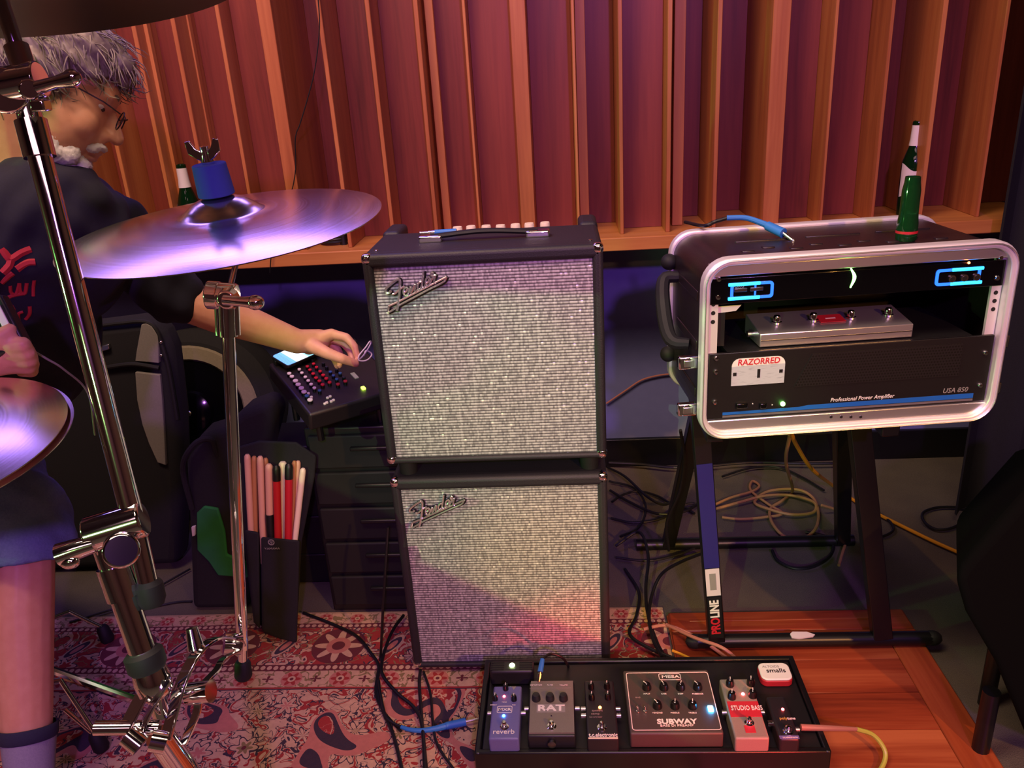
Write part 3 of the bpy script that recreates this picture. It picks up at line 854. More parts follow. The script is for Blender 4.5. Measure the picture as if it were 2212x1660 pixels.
for px, py in ((1678, 692), (1757, 688), (1838, 684), (1919, 677)):
    x = rk(px, py, .05).x
    MB().lathe([(.009, 0), (.009, .004), (.0065, .005), (.0065, .012), (.005, .015), (.0001, .0155)], (x, .05, z0+.029), n=16).build('button', 'chrome', fs_)
xa = rk(1768, 684, .05).x; xb = rk(1822, 684, .05).x
MB().box(((xa+xb)/2, .052, z0+.0314), (xb-xa, .030, .0008), Matrix.Rotation(math.atan2(.010, .073), 3, 'X')).build('label', 'red_label', fs_, smooth=False)
MB().box(((xa+xb)/2, .052, z0+.0319), (.018, .003, .0006), Matrix.Rotation(math.atan2(.010, .073), 3, 'X')).build('label_print', 'white_print', fs_, smooth=False)
MB().cyl((fL.x-.012, .045, z0+.015), (fL.x+.001, .045, z0+.015), .006, n=12).build('jack', 'dull_steel', fs_)
# paper card in the empty bay
pa = rthing('paper_card', 'torn white card standing in the empty rack bay beside the rail', 'card')
c = [rk(1549, 663, .03), rk(1602, 659, .03), rk(1590, 672, .03), rk(1568, 675, .03), rk(1549, 677, .03)]
mb = MB(); mb.prism([(p.x, p.z) for p in c][::-1], (0, .031, 0), ux, uy, .0006); pc = mb.build('sheet', 'white_print', pa, smooth=False)
# its lower edge hides behind the power amplifier
MB().prism([(c[4].x, c[4].z), (c[3].x, c[3].z), (c[3].x, aT+.001), (c[4].x, aT+.001)], (0, .034, 0), ux, uy, .0006).build('backing', 'black_plastic', pa, smooth=False)

# ------------------------------------------------------------------ bottles
n = NT('green_glass'); n.set(color=(.01, .09, .02), rough=.05, trans=.6, ior=1.5); M['green_glass'] = n.m
n = NT('dark_glass'); n.set(color=(.004, .028, .008), rough=.05, trans=.4, ior=1.5); M['dark_glass'] = n.m
simple('paper_label', '#d9cdd2', .6)
def beer(loc, label):
    t = thing('beer_bottle', label, 'bottle', loc, 0)
    MB().lathe([(.024, 0), (.0295, .004), (.0300, .02), (.0300, .125), (.029, .142), (.022, .165), (.0155, .185), (.0135, .205), (.0128, .235), (.0135, .237), (.0135, .244), (.0125, .248), (.0100, .249), (.0100, .240)], n=28).build('glass', 'dark_glass', t)
    MB().lathe([(.0172, .186), (.0150, .205), (.0139, .238)], n=24, caps=False).build('neck_label', 'paper_label', t)
    # body label wraps the near side, cut on a slant
    vs = []; fs = []; N = 16
    for i in range(N+1):
        a = math.radians(-175+150*i/N); zt = .132+.010*math.cos(i/N*PI*2); zb = .052+.028*(i/N)
        for z in (zb, zt): vs.append((.0304*math.cos(a), .0304*math.sin(a), z))
    for i in range(N): fs.append((2*i, 2*i+2, 2*i+3, 2*i+1))
    bl = MB().add(vs, fs).build('body_label', 'paper_label', t)
    for (a0, a1, z0, z1) in ((-105, -88, .085, .112), (-135, -95, .066, .074)):
        vs = []; fs = []
        for i in range(5):
            a = math.radians(a0+(a1-a0)*i/4)
            for z in (z0, z1): vs.append((.0307*math.cos(a), .0307*math.sin(a), z))
        for i in range(4): fs.append((2*i, 2*i+2, 2*i+3, 2*i+1))
        MB().add(vs, fs).build('label_print', 'grey_print' if a1-a0 < 20 else 'black_plastic', bl)
    return t
p = at(1928, 452, z=ZS); beer((p.x, .795, ZS), 'green beer bottle with white neck label standing on the wooden sill at right')
p = at(399, 400, Y=.757); beer((p.x, .757, ZS), 'beer bottle with white neck label on the sill behind the tilted cymbal')
p = at(1957, 512, z=RO.z+RH)
vt = thing('small_bottle', 'small dark green glass bottle standing on top of the rack case', 'bottle', (p.x, p.y, RO.z+RH-.006))
MB().lathe([(.0150, 0), (.0172, .003), (.0175, .012), (.0172, .030), (.0158, .040), (.0152, .050), (.0150, .085), (.0128, .098), (.0122, .108), (.0112, .108), (.0112, .096)], n=24).build('glass', 'green_glass', vt)
MB().lathe([(.0178, .0135), (.0179, .018)], n=24, caps=False).build('red_lit_ring', 'red_print', vt)  # red light around the foot of the bottle, put in as colour
# cable with the blue plug on the case
jk = thing('instrument_cable', 'black cable with blue-sleeved jack plug lying over the top of the rack case', 'cable')
zc = RO.z+RH
pp = [at(1480, 480, Y=.20), at(1520, 488, Y=.07), at(1545, 479, Y=.06), at(1572, 471, Y=.05)]
MB().tube(pp, .0035, 8, 6).build('cord', 'black_cable', jk)
pp = [at(1570, 471, Y=.05), at(1610, 471, Y=.045), at(1645, 482, Y=.03), at(1662, 490, Y=.02)]
MB().tube(pp, [.0048, .005, .0055, .0065], 10, 6).build('sleeve', 'blue_tape', jk)
q0 = at(1658, 488, Y=.02); q1 = at(1692, 504, Y=-.01); q2 = at(1714, 521, Y=-.03)
MB().cyl(q0, q1, .0085, .0090, 12).build('grip', 'blue_tape', jk)
MB().cyl(q1, q2, .0034, .0034, 10).ball(q2, .0042, 8, 6).build('pin', 'silver_pin', jk)

# ------------------------------------------------------------------ folding stand
stand = thing('rack_stand', 'black steel folding stand carrying the rack case, blue sheen painted on one leg', 'stand', (0, 0, 0))
YS = .058
lb = at(1546, 1404, Y=YS); lt = at(1519, 1000, Y=YS); rb = at(1900, 1408, Y=YS); rt_ = at(1862, 985, Y=YS)
def bar(a, b, w_, d_, name, mat='black_paint', parent=stand, bev=.002):
    a = Vector(a); b = Vector(b); u = (b-a).normalized(); s_ = u.cross(Vector((0, 1, 0))).normalized()
    R = Matrix((s_, s_.cross(u)*-1, u)).transposed()
    return MB().box((a+b)/2, (w_, d_, (b-a).length), R).build(name, mat, parent, bev=bev)
lb.z = rb.z = max(lb.z, .046)
dl = (lt-lb).normalized(); dr = (rt_-rb).normalized()
tl = lb+dl*((.655-lb.z)/dl.z); tr = rb+dr*((.655-rb.z)/dr.z)
fl = bar(lb, tl, .037, .030, 'front_leg'); fr_ = bar(rb, tr, .042, .030, 'front_leg')
a = at(1500, 1413, Y=YS); b = at(2008, 1413, Y=YS); a.z = b.z = .040
MB().tube([a, b], .0165, 14).build('front_foot', 'black_paint', stand)
for e in (a, b): MB().ball(e, (.022, .0175, .0175), 12, 8).build('foot_cap', 'black_rubber', stand)
a2 = at(1375, 1180, z=.02); b2 = at(1850, 1178, z=.02); a2.y = b2.y = .50
MB().tube([a2, b2], .0165, 12).build('back_foot', 'black_paint', stand)
bar((a2.x+.09, .50, .02), (tl.x+.01, .10, .62), .034, .026, 'back_leg')
bar((b2.x-.03, .50, .02), (tr.x-.01, .09, .60), .036, .028, 'back_leg')
for t_ in (tl, tr):
    MB().bounds((t_.x-.016, -.13, .645), (t_.x+.016, .20, .6705)).build('top_arm', 'black_paint', stand, bev=.003)
MB().bounds((tl.x, .08, .60), (tr.x, .105, .625)).build('cross_bar', 'black_paint', stand, bev=.003)
simple('blue_sheen', '#26246e', .4)
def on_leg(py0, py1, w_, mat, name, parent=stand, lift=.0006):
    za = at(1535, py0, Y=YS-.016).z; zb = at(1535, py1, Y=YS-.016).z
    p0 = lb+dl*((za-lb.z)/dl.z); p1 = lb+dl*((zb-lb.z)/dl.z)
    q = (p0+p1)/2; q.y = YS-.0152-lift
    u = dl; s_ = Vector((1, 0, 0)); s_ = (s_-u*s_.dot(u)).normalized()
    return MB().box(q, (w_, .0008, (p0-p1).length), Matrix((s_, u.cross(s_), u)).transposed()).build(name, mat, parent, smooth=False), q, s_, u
ls, _, _, _ = on_leg(1003, 1228, .033, 'blue_sheen', 'sheen_strip', fl)  # blue light reflected on the black leg, painted as a strip
bs, _, _, _ = on_leg(1230, 1288, .031, 'paper_label', 'barcode_label', fl)
_, q, s_, u = on_leg(1240, 1275, .014, 'grey_print', 'barcode_print', bs, .0012)
_, q, s_, u = on_leg(1292, 1380, .030, 'black_plastic', 'name_plate', fl, .0006)
# the name runs up the leg: red for the first half, white for the rest
c1 = q-u*.021; c2 = q+u*.026
f1 = text('lettering', 'PRO', .028, 'red_print', fl, c1+Vector((0, -.0012, 0)), ux=u, uy=-s_, sx=.85, bold=.03)
f2 = text('lettering', 'LINE', .028, 'white_print', fl, c2+Vector((0, -.0012, 0)), ux=u, uy=-s_, sx=.85, bold=.03)
sp_ = at(1729, 1413, Y=YS-.004)
tg = MB().prism([(-.026, -.008), (-.010, -.011), (.022, -.006), (.028, 0), (.012, .009), (-.020, .010), (-.027, .003)], (sp_.x, YS-.006, .0568), (1, 0, 0), (0, 1, .1), .003).build('tape_scrap', 'paper_label', None)
tag(tg, 'crumpled pale tape scrap stuck on the front foot of the rack stand', 'tape')

# ------------------------------------------------------------------ pedalboard and pedals
PB = thing('pedalboard', 'long black pedalboard tray with raised rim in front of the bass stack', 'pedalboard', (.2825, -.20, .03))
bx0, bx1, by0, by1 = -.3255, .3255, -.125, .125
MB().bounds((bx0+.0065, by0+.0065, .004), (bx1-.0065, by1-.0065, .0690)).build('tray', 'black_plastic', PB, bev=.003)
for a, b in (((bx0, by0-.006, 0), (bx1, by0+.006, .0745)), ((bx0, by1-.006, 0), (bx1, by1+.006, .0745)), ((bx0-.006, by0-.006, 0), (bx0+.006, by1+.006, .0745)), ((bx1-.006, by0-.006, 0), (bx1+.006, by1+.006, .0745))):
    MB().bounds(a, b).build('rim', 'black_paint', PB, bev=.003)
for x in (bx0+.04, bx1-.04):
    for y in (by0+.03, by1-.03):
        MB().lathe([(.012, -.0220 if x < 0 else -.0080), (.014, .006)], (x, y, 0), n=12).build('foot', 'black_rubber', PB)
ZB = .0995            # top of the tray
ZP = .135             # tops of the pedals
def on(px, py, z=ZP): return at(px, py, z=z)
class Pedal:
    def __init__(s, name, label, x0, x1, yf, yb, mat, zt=ZP, slope=0.0, bev=.004, cat='effects pedal', sides=None):
        a = at(x0, yf, z=zt); b = at(x1, yf, z=zt); c = at((x0+x1)/2, yb, z=zt)
        s.X0, s.X1, s.Y0, s.Y1, s.zt = a.x, b.x, a.y, c.y, zt
        s.t = thing(name, label, cat, ((a.x+b.x)/2, (a.y+c.y)/2, ZB))
        s.o = s.t.location
        s.box = MB().bounds((a.x-s.o.x, a.y-s.o.y, 0.0), (b.x-s.o.x, c.y-s.o.y, zt-ZB)).build('housing', mat, s.t, bev=bev, seg=3)
    def p(s, px, py, dz=0.0):
        q = at(px, py, z=s.zt+dz); return Vector((q.x-s.o.x, q.y-s.o.y, s.zt-ZB+dz))
    def knob(s, px, py, r=.0065, h=.011, mat='knob_black', mark=None):
        c = s.p(px, py, h*.6); c.z = s.zt-ZB-.0004
        k = MB().lathe([(r, 0), (r*.98, h*.55), (r*.78, h), (r*.6, h+.0006), (.0001, h+.0006)], c, n=16).build('knob', mat, s.t)
        if mark is not None:
            d = Vector((math.sin(mark), math.cos(mark), 0))
            MB().box(c+d*r*.55+Vector((0, 0, h+.0006)), (.0014, r*.9, .0010), Matrix.Rotation(-mark, 3, 'Z')).build('pointer', 'white_print', k, smooth=False)
            MB().ball(c+Vector((0, 0, h*.9)), (r*.35, r*.35, .0028), 8, 6).build('cap', 'chrome', k)
        return k
    def switch(s, px, py, r=.0062, mat='chrome'):
        c = s.p(px, py, .008); c.z = s.zt-ZB-.0004
        MB().lathe([(r*1.5, 0), (r*1.5, .002), (r*1.1, .003), (r*1.1, .006), (r*.8, .006), (r*.8, .012), (r*.5, .0145), (.0001, .015)], c, n=14).build('foot_button', mat, s.t)
    def led(s, px, py, mat, r=.0026):
        c = s.p(px, py, .002); c.z = s.zt-ZB+.0006
        MB().ball(c, (r, r, r*.9), 10, 6).build('lamp', mat, s.t)
    def word(s, body, px, py, size, mat='white_print', sx=1.0, bold=0.0, shear=0.0, dz=.0004):
        c = s.p(px, py); c.z = s.zt-ZB+dz
        return text('lettering', body, size, mat, s.t, c, (1, 0, 0), (0, 1, 0), .0003, sx=sx, bold=bold, shear=shear)
    def plate(s, x0, x1, yf, yb, mat, dz=.0003, name='printed_field'):
        a = s.p(x0, yf); b = s.p(x1, yf); c = s.p((x0+x1)/2, yb); z = s.zt-ZB
        a.x = max(a.x, s.X0-s.o.x+.0008); b.x = min(b.x, s.X1-s.o.x-.0008)
        return MB().bounds((a.x, a.y, z-.0004), (b.x, c.y, z+dz)).build(name, mat, s.t, smooth=False)
    def frame(s, x0, x1, yf, yb, w_, mat, r=.004, dz=.0004):
        a = s.p(x0, yf); b = s.p(x1, yf); c = s.p((x0+x1)/2, yb); z = s.zt-ZB
        W, H = b.x-a.x, c.y-a.y
        return MB().ring(rrect(W, H, r, 4), rrect(W-2*w_, H-2*w_, max(r-w_, .0005), 4), ((a.x+b.x)/2, (a.y+c.y)/2, z-.0004), (1, 0, 0), (0, 1, 0), dz+.0004).build('printed_frame', mat, s.t, smooth=False)
    def jack(s, side, y, z=.018, r=.005, mat='dull_steel'):
        x = (s.X0 if side < 0 else s.X1)-s.o.x
        MB().cyl((x-side*.001, y, z), (x+side*.009, y, z), r, n=12).build('jack', mat, s.t)
grain('pedal_violet', '#5c5c92', '#6a6aa2', .4, 500, bump=.1)
grain('pedal_grey', '#6b675f', '#7d786e', .42, 500, bump=.1)
grain('pedal_black', '#1a191c', '#242227', .42, 500, bump=.1)
grain('pedal_brown', '#3c3734', '#48423e', .5, 500, bump=.1)
grain('pedal_beige', '#7f766c', '#91877a', .45, 500, bump=.1)
simple('pedal_red', '#b02c3a', .45)
simple('gold_print', '#b9974e', .4)

a = Pedal('reverb_pedal', 'small violet reverb pedal, leftmost on the pedalboard', 1055, 1121, 1597, 1482, 'pedal_violet')
for px, py in ((1069, 1506), (1110, 1507), (1092, 1484)): a.knob(px, py, .0058, .012, mark=.0)
a.led(1089, 1504, 'led_red', .0030); a.led(1088, 1546, 'led_blue', .0032)
a.switch(1089, 1565, .0058)
a.word('reverb', 1088, 1582, .0165, sx=.95)
a.frame(1073, 1106, 1541, 1526, .0011, 'white_print', .003); a.word('MXR', 1090, 1534, .0095, sx=1.3, bold=.02)
c = a.p(1110, 1487); MB().prism([(-.005, .004), (0, -.006), (.005, .004)], c-Vector((0, 0, .0003)), (1, 0, 0), (0, 1, 0), .0008).build('printed_mark', 'grey_print', a.t, smooth=False)
a.word('DECAY', 1066, 1524, .0042); a.word('MIX', 1110, 1524, .0042); a.word('TONE', 1089, 1518, .0036)
a.jack(-1, .012); a.jack(1, .012)

b = Pedal('distortion_pedal', 'square grey distortion pedal in a black casing with white lettering', 1139, 1244, 1591, 1472, 'pedal_black', zt=.131)
b.plate(1143, 1241, 1587, 1475, 'pedal_grey', .004, 'face_plate'); b.zt = .1352
for px in (1158, 1188, 1217): b.knob(px, 1505, .0088, .013, 'pedal_black')
for px, wd in ((1158, 'DISTORTION'), (1188, 'FILTER'), (1217, 'VOLUME')): b.word(wd, px, 1481, .0052, 'white_print', sx=.8)
b.plate(1144, 1233, 1488, 1487, 'grey_print')
b.plate(1159, 1221, 1540, 1522, 'grey_print', .0002); b.word('RAT', 1190, 1531, .0215, sx=1.32, bold=.035, dz=.0006)
b.switch(1191, 1564, .0062)
b.led(1191, 1546, 'black_gloss', .0016)
b.jack(-1, .01); b.jack(1, .01)
c = Vector((0, b.Y0-b.o.y-.001, .016)); MB().lathe([(.008, 0), (.008, .006), (.003, .008)], c, (0, -1, 0), n=12).build('thumb_screw', 'dark_steel', b.t)

c_ = Pedal('bass_preamp_pedal', 'narrow black pedal with four small knobs and white lettering on the front edge', 1268, 1337, 1597, 1470, 'pedal_black')
for px, py in ((1277, 1481), (1311, 1480), (1278, 1504), (1313, 1503)): c_.knob(px, py, .0062, .013, mark=.05)
c_.led(1296, 1528, 'led_orange', .0033); c_.switch(1300, 1566, .0062)
c_.word('spectra', 1290, 1536, .0072, 'grey_print'); c_.word('comp', 1286, 1543, .0072, 'grey_print'); c_.word('bass compressor', 1287, 1550, .0040, 'grey_print', sx=.9)
c_.word('t.c.electronic', 1303, 1589, .0128, sx=.80, bold=.02)
c_.plate(1271, 1335, 1597, 1594, 'cream_knob', .0004)
for dy in (.012, -.006):
    c_.jack(-1, dy, .022, .0048, 'chrome'); c_.jack(1, dy, .022, .0048, 'chrome')

d_ = Pedal('bass_di_pedal', 'large dark preamp pedal with seven knobs, white frame line and bright blue lamp', 1361, 1564, 1586, 1447, 'pedal_brown')
d_.frame(1366, 1560, 1579, 1453, .0014, 'white_print', .006)
for px, mk in ((1397, -.7), (1434, -.4), (1470, .3), (1507, -.6)): d_.knob(px, 1482, .0092, .012, mark=mk)
for px, mk in ((1420, -.6), (1458, .15), (1496, .15)): d_.knob(px, 1522, .0092, .012, mark=mk)
for px, py, wd in ((1397, 1500, 'INPUT'), (1434, 1500, 'BASS'), (1470, 1500, 'DEEP'), (1507, 1500, 'PRESENCE'), (1420, 1541, 'VOICING'), (1458, 1541, 'MIDDLE'), (1496, 1541, 'TREBLE')): d_.word(wd, px, py, .0048, 'white_print')
d_.word('SUBWAY', 1462, 1560, .0165, sx=1.12, bold=.035); d_.word('BASS DI PREAMP', 1462, 1568.5, .0075, sx=1.15)
d_.frame(1424, 1472, 1470, 1456, .0012, 'white_print', .004); d_.word('MESA', 1448, 1463, .010, sx=1.5, bold=.02)
for px in (1378, 1394):
    c = d_.p(px, 1539); MB().lathe([(.004, 0), (.004, .003), (.0018, .004), (.0024, .012), (.0001, .013)], c, (0, .25, 1), n=10).build('toggle', 'chrome', d_.t)
d_.word('GND', 1378, 1508, .0046, 'grey_print')
c = d_.p(1535, 1533); MB().box(c+Vector((0, 0, .0015)), (.010, .014, .004)).build('lamp', 'led_blue_big', d_.t, bev=.0015)

e_ = Pedal('bass_compressor_pedal', 'beige pedal with red band reading STUDIO BASS', 1588, 1663, 1596, 1466, 'pedal_beige')
for px, py in ((1577, 1474), (1622, 1472), (1581, 1501), (1626, 1498)): e_.knob(px, py, .0082, .014, mark=.2)
e_.led(1605, 1499, 'led_red', .0036)
e_.plate(1579, 1654, 1550, 1516, 'pedal_red', .0004); e_.word('STUDIO BASS', 1613, 1531, .0165, sx=.60, bold=.01, dz=.0008)
e_.switch(1619, 1556, .0060); e_.plate(1611, 1634, 1584, 1568, 'pedal_red', .0004)
e_.jack(1, .0, .022); e_.jack(-1, .0, .022)

f_ = Pedal('mini_tuner_pedal', 'mini black pedal at the right end of the pedalboard', 1684, 1729, 1598, 1504, 'pedal_black', zt=.133, bev=.005)
f_.led(1691, 1532, 'led_red', .0030); f_.switch(1703, 1574, .0066)
f_.word('poly', 1692, 1553, .0085, 'gold_print', bold=.02); f_.word('tune', 1709, 1553, .0085, 'white_print', bold=.02)
f_.plate(1685, 1728, 1597, 1590, 'pedal_violet', .0003); f_.word('t.c.electronic', 1707, 1594, .0058, 'white_print', sx=.9)
f_.jack(-1, -.004, .022, .006, 'chrome'); f_.jack(1, -.018, .02)

# supply box on the back rim
g = thing('power_junction', 'black power box with bright green lamp on the back left of the pedalboard', 'power box', (0, 0, 0))
p0 = at(1058, 1462, z=.125); p1 = at(1153, 1462, z=.125)
yb = p0.y
gx = (p0.x+p1.x)/2
MB().bounds((p0.x, yb, .1000), (p1.x, yb+.034, .138)).build('housing', 'pedal_black', g, bev=.006, seg=3)
for i in range(4):
    for sx in (-1, 1):
        MB().bounds((gx+sx*.030-.014, yb+.004+i*.007, .138), (gx+sx*.030+.014, yb+.007+i*.007, .1388)).build('ridge', 'black_plastic', g, smooth=False)
MB().ball((gx+.0005, yb+.017, .139), (.006, .006, .003), 12, 6).build('lamp', 'led_green_w', g)
# mint tin
tn = thing('mint_tin', 'white rounded tin with red sides lying on the back right of the pedalboard', 'tin', (0, 0, 0))
q0 = at(1646, 1470, z=.118); q1 = at(1716, 1470, z=.118); q2 = at(1680, 1432, z=.118)
cx, cy = (q0.x+q1.x)/2, (q0.y+q2.y)/2; W_, H_ = q1.x-q0.x, q2.y-q0.y
MB().prism(rrect(W_, H_, .014, 6), (cx, cy, .1000), (1, 0, 0), (0, 1, 0), .0145).build('box', 'red_label', tn, bev=.002)
ld = MB().prism(rrect(W_*.97, H_*.97, .013, 6), (cx, cy, .1140), (1, 0, 0), (0, 1, 0), .005).build('lid', 'white_print', tn, bev=.003, seg=3)
text('lettering', 'ALTOIDS', .0085, 'grey_print', ld, (cx-.006, cy+.012, .1193), (1, 0, 0), (0, 1, 0), .0003)
text('lettering', 'smalls', .0165, 'dark_steel', ld, (cx+.002, cy, .1193), (1, 0, 0), (0, 1, 0), .0003, bold=.01)
# patch lead with the blue sleeve in the distortion pedal
pl = thing('patch_lead', 'patch lead with light blue sleeve plugged into the grey distortion pedal', 'cable')
s0 = at(1164, 1473, z=.135); s1 = at(1167, 1452, z=.15); s2 = at(1172, 1424, z=.165)
MB().cyl(s0, s1, .0032, n=10).cyl(s0+(s1-s0)*.35, s0+(s1-s0)*.8, .0055, n=10).build('pin', 'silver_pin', pl)
MB().tube([s1, (s1+s2)/2, s2], [.0058, .0055, .0045], 10, 4).build('sleeve', 'blue_tape', pl)
MB().tube([s2, at(1190, 1413, z=.16), at(1215, 1422, z=.145), at(1228, 1440, z=.10)], .0028, 8, 6).build('cord', 'black_cable', pl)
l2 = thing('guitar_lead', 'pale yellow lead with pinkish plug sleeve leaving the mini pedal over the wood', 'cable')
e0 = at(1730, 1572, z=.11); e1 = at(1790, 1574, z=.105); e2 = at(1850, 1576, z=.085)
MB().tube([e0, e1, e2], [.0062, .0055, .004], 10, 4).build('sleeve', 'copper_sleeve', l2)
MB().tube([e2, at(1885, 1588, z=.07), at(1908, 1615, z=.05), at(1912, 1640, z=.036), at(1898, 1670, z=.03), at(1860, 1720, z=.03)], .0045, 8, 6).build('cord', 'lime_cable', l2)

# ------------------------------------------------------------------ cymbals and stands
n = NT('cymbal_bronze'); x, y, z = n.co()
r = (x*x+y*y).sqrt()
g = n.noise(n.vec(r*260.0, 0.0, 0.0), 1.0, 3)
n.set(color=n.mix(g, (.72, .55, .42), (.9, .78, .66)), rough=(g*.12+.14), metal=1.0, aniso=.4)
n.bump(g, .08, .0006); M['cymbal_bronze'] = n.m
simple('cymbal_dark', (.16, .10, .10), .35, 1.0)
simple('blue_felt', '#2b3a8c', .95)
def vdir(px, py): return ray(px, py).normalized()
def ndisc(slope, incl, px, py):
    """upper normal of a disc whose long axis rises by slope in the picture and whose top is seen at incl"""
    a = Vector((1, slope)).normalized()
    m = (-a.y*_rt+a.x*_up)
    v = vdir(px, py)
    m = (m-v*m.dot(v)).normalized()
    return (m*math.sqrt(1-incl*incl)-v*incl).normalized()
def cymbal_profile(R, bell=.052, bh=.022, bow=.018, th=.0013):
    pr = []
    top = [(.0065, bh+bow), (.02, bh*.96+bow), (.034, bh*.72+bow), (.045, bh*.35+bow), (bell, bow*1.02+bh*.08), (bell+.006, bow)]
    for i in range(1, 11):
        t = i/10; top.append((bell+.006+(R-bell-.006)*t, bow*(1-t**1.6)))
    return top+[(a, b-th) for a, b in top[::-1]]
def disc_frame(nrm):
    q = Vector((0, 0, 1)).rotation_difference(nrm); return q.to_matrix()
def cymbal(name, label, C, nrm, R, mat='cymbal_bronze', **k):
    t = thing(name, label, 'cymbal', C, R=disc_frame(nrm))
    MB().lathe(cymbal_profile(R, **k), n=96, caps=False).build('bronze_disc', mat, t, ang=30)
    return t
# crash
nc = ndisc(.262, .205, 484, 487)
Cc = at(486, 489, Z=1.07)
crash = cymbal('crash_cymbal', 'polished crash cymbal tilted on a chrome arm under a blue felt', Cc, nc, .209)
MB().lathe([(.0225, .0415), (.0235, .0425), (.0215, .081), (.0205, .082)], n=28).build('felt', 'blue_felt', crash)
wn_ = MB().lathe([(.008, .0822), (.009, .086), (.006, .096), (.006, .104), (.0001, .105)], n=14).build('wing_nut', 'chrome', crash)
ax = Vector((1, 0, 0))
Rm = disc_frame(nc); lx = (Rm.inverted() @ _rt); lx.z = 0; lx.normalize()
for s in (-1, 1):
    ly = Vector((-lx.y, lx.x, 0))
    mb = MB(); mb.prism([(.004*s, .085), (.012*s, .090), (.021*s, .097), (.022*s, .112), (.015*s, .113), (.010*s, .103), (.004*s, .098)], Vector((0, 0, 0))-ly*.002, lx, Vector((0, 0, 1)), .004)
    mb.build('wing', 'chrome', wn_, bev=.001)
# arm that carries the crash
arm = thing('cymbal_arm', 'slim chrome arm holding the tilted crash cymbal, rubber tip near the rug', 'cymbal stand')
J = at(492, 640, Z=1.075)
top = Cc+nc*.035
MB().tube([top, Cc-nc*.01, Cc-nc*.055, J], .0042, 12).build('tilter_rod', 'chrome', arm)
MB().lathe([(.011, 0), (.011, .006), (.008, .010)], Cc-nc*.006, -nc, n=16).build('seat_cup', 'black_rubber', arm)
T0 = at(490, 660, Z=1.077); T1 = at(524, 1402, Z=1.235); T2 = at(524, 1424, Z=1.24); T3 = at(525, 1466, Z=1.25)
u = (T1-T0).normalized()
MB().tube([T0, T1], .0088, 18).build('tube', 'chrome', arm)
MB().tube([T0-u*.012, T0+u*.042], .0128, 18).build('tube_collar', 'chrome', arm)
MB().tube([T1-u*.01, T2+u*.012], .0070, 14).build('inner_tube', 'chrome', arm)
MB().lathe([(.0095, 0), (.0120, .004), (.0135, .026), (.011, .031), (.0001, .032)], T2+u*.004, u, n=16).build('rubber_tip', 'black_rubber', arm)
side = (_rt-u*_rt.dot(u)).normalized(); fr_n = u.cross(side).normalized()
if fr_n.dot(_fw) > 0: fr_n = -fr_n
tl_ = MB().cyl(J-side*.026, J+side*.012, .0175, .0175, 22).build('tilter', 'chrome', arm, bev=.002)
MB().cyl(J+side*.006+fr_n*.012, J+side*.006+fr_n*.026, .0155, .012, 20).build('tilter_hub', 'chrome', tl_, bev=.002)
MB().cyl(J-side*.027, J-side*.010, .019, .019, 20).build('ratchet', 'chrome', tl_, bev=.002)
wb = MB().tube([J+fr_n*.026+side*.004, J+fr_n*.03+side*.028, J+fr_n*.03+side*.046], [.007, .0065, .0085], 12).build('wing_bolt', 'chrome', tl_)
MB().ball(J+fr_n*.03+side*.046, (.012, .010, .010), 12, 8).build('wing_tip', 'chrome', wb)
MB().tube([T0+u*.0-side*.0125, T0+u*.042-side*.0125], .0045, 10).build('memory_key', 'chrome', arm)
MB().tube([T0+u*.0+side*.0125, T0+u*.040+side*.0125], .0045, 10).build('memory_key', 'chrome', arm)

# big stand at the left, with the ride cymbal on top
big = thing('boom_stand', 'thick chrome boom stand in the foreground at left', 'cymbal stand')
B0 = at(-18, -60, Z=.84); B1 = at(48, 190, Z=.875); B2 = at(287, 1120, Z=.935); B3 = at(238, 1205, Z=.935); B4 = at(316, 1432, Z=.955)
ub = (B2-B1).normalized()
MB().tube([B1, B2], .0125, 24).build('tube', 'chrome', big)
MB().tube([B1+ub*.035, B1+ub*.075], .0165, 22).build('tube_collar', 'chrome', big)
MB().tube([B0, at(40, 118, Z=.86)], .0080, 16).build('boom_rod', 'chrome', big)
sb = (_rt-ub*_rt.dot(ub)).normalized(); fb = ub.cross(sb)
if fb.dot(_fw) > 0: fb = -fb
Jb = at(50, 178, Z=.862)
MB().tube([at(35, 100, Z=.858), at(58, 165, Z=.860)], .0125, 18).build('boom_sleeve', 'chrome', big)
tb = MB().cyl(Jb-sb*.03, Jb+sb*.02, .019, .019, 24).build('tilter', 'chrome', big, bev=.002)
MB().cyl(at(8, 195, Z=.85), at(8, 195, Z=.878), .024, .024, 26).build('ratchet', 'chrome', tb, bev=.003)
MB().cyl(at(64, 193, Z=.845), at(64, 193, Z=.87), .0105, .012, 18).build('tilter_hub', 'chrome', tb, bev=.002)
wb = MB().tube([at(80, 190, Z=.85), at(120, 178, Z=.85), at(160, 170, Z=.85)], [.007, .006, .0095], 14).build('wing_bolt', 'chrome', tb)
MB().ball(at(156, 168, Z=.85), (.010, .008, .009), 12, 8).build('wing_tip', 'chrome', wb)
MB().box(at(88, 228, Z=.858), (.016, .016, .012)).build('clamp_nut', 'chrome', tb, bev=.002)
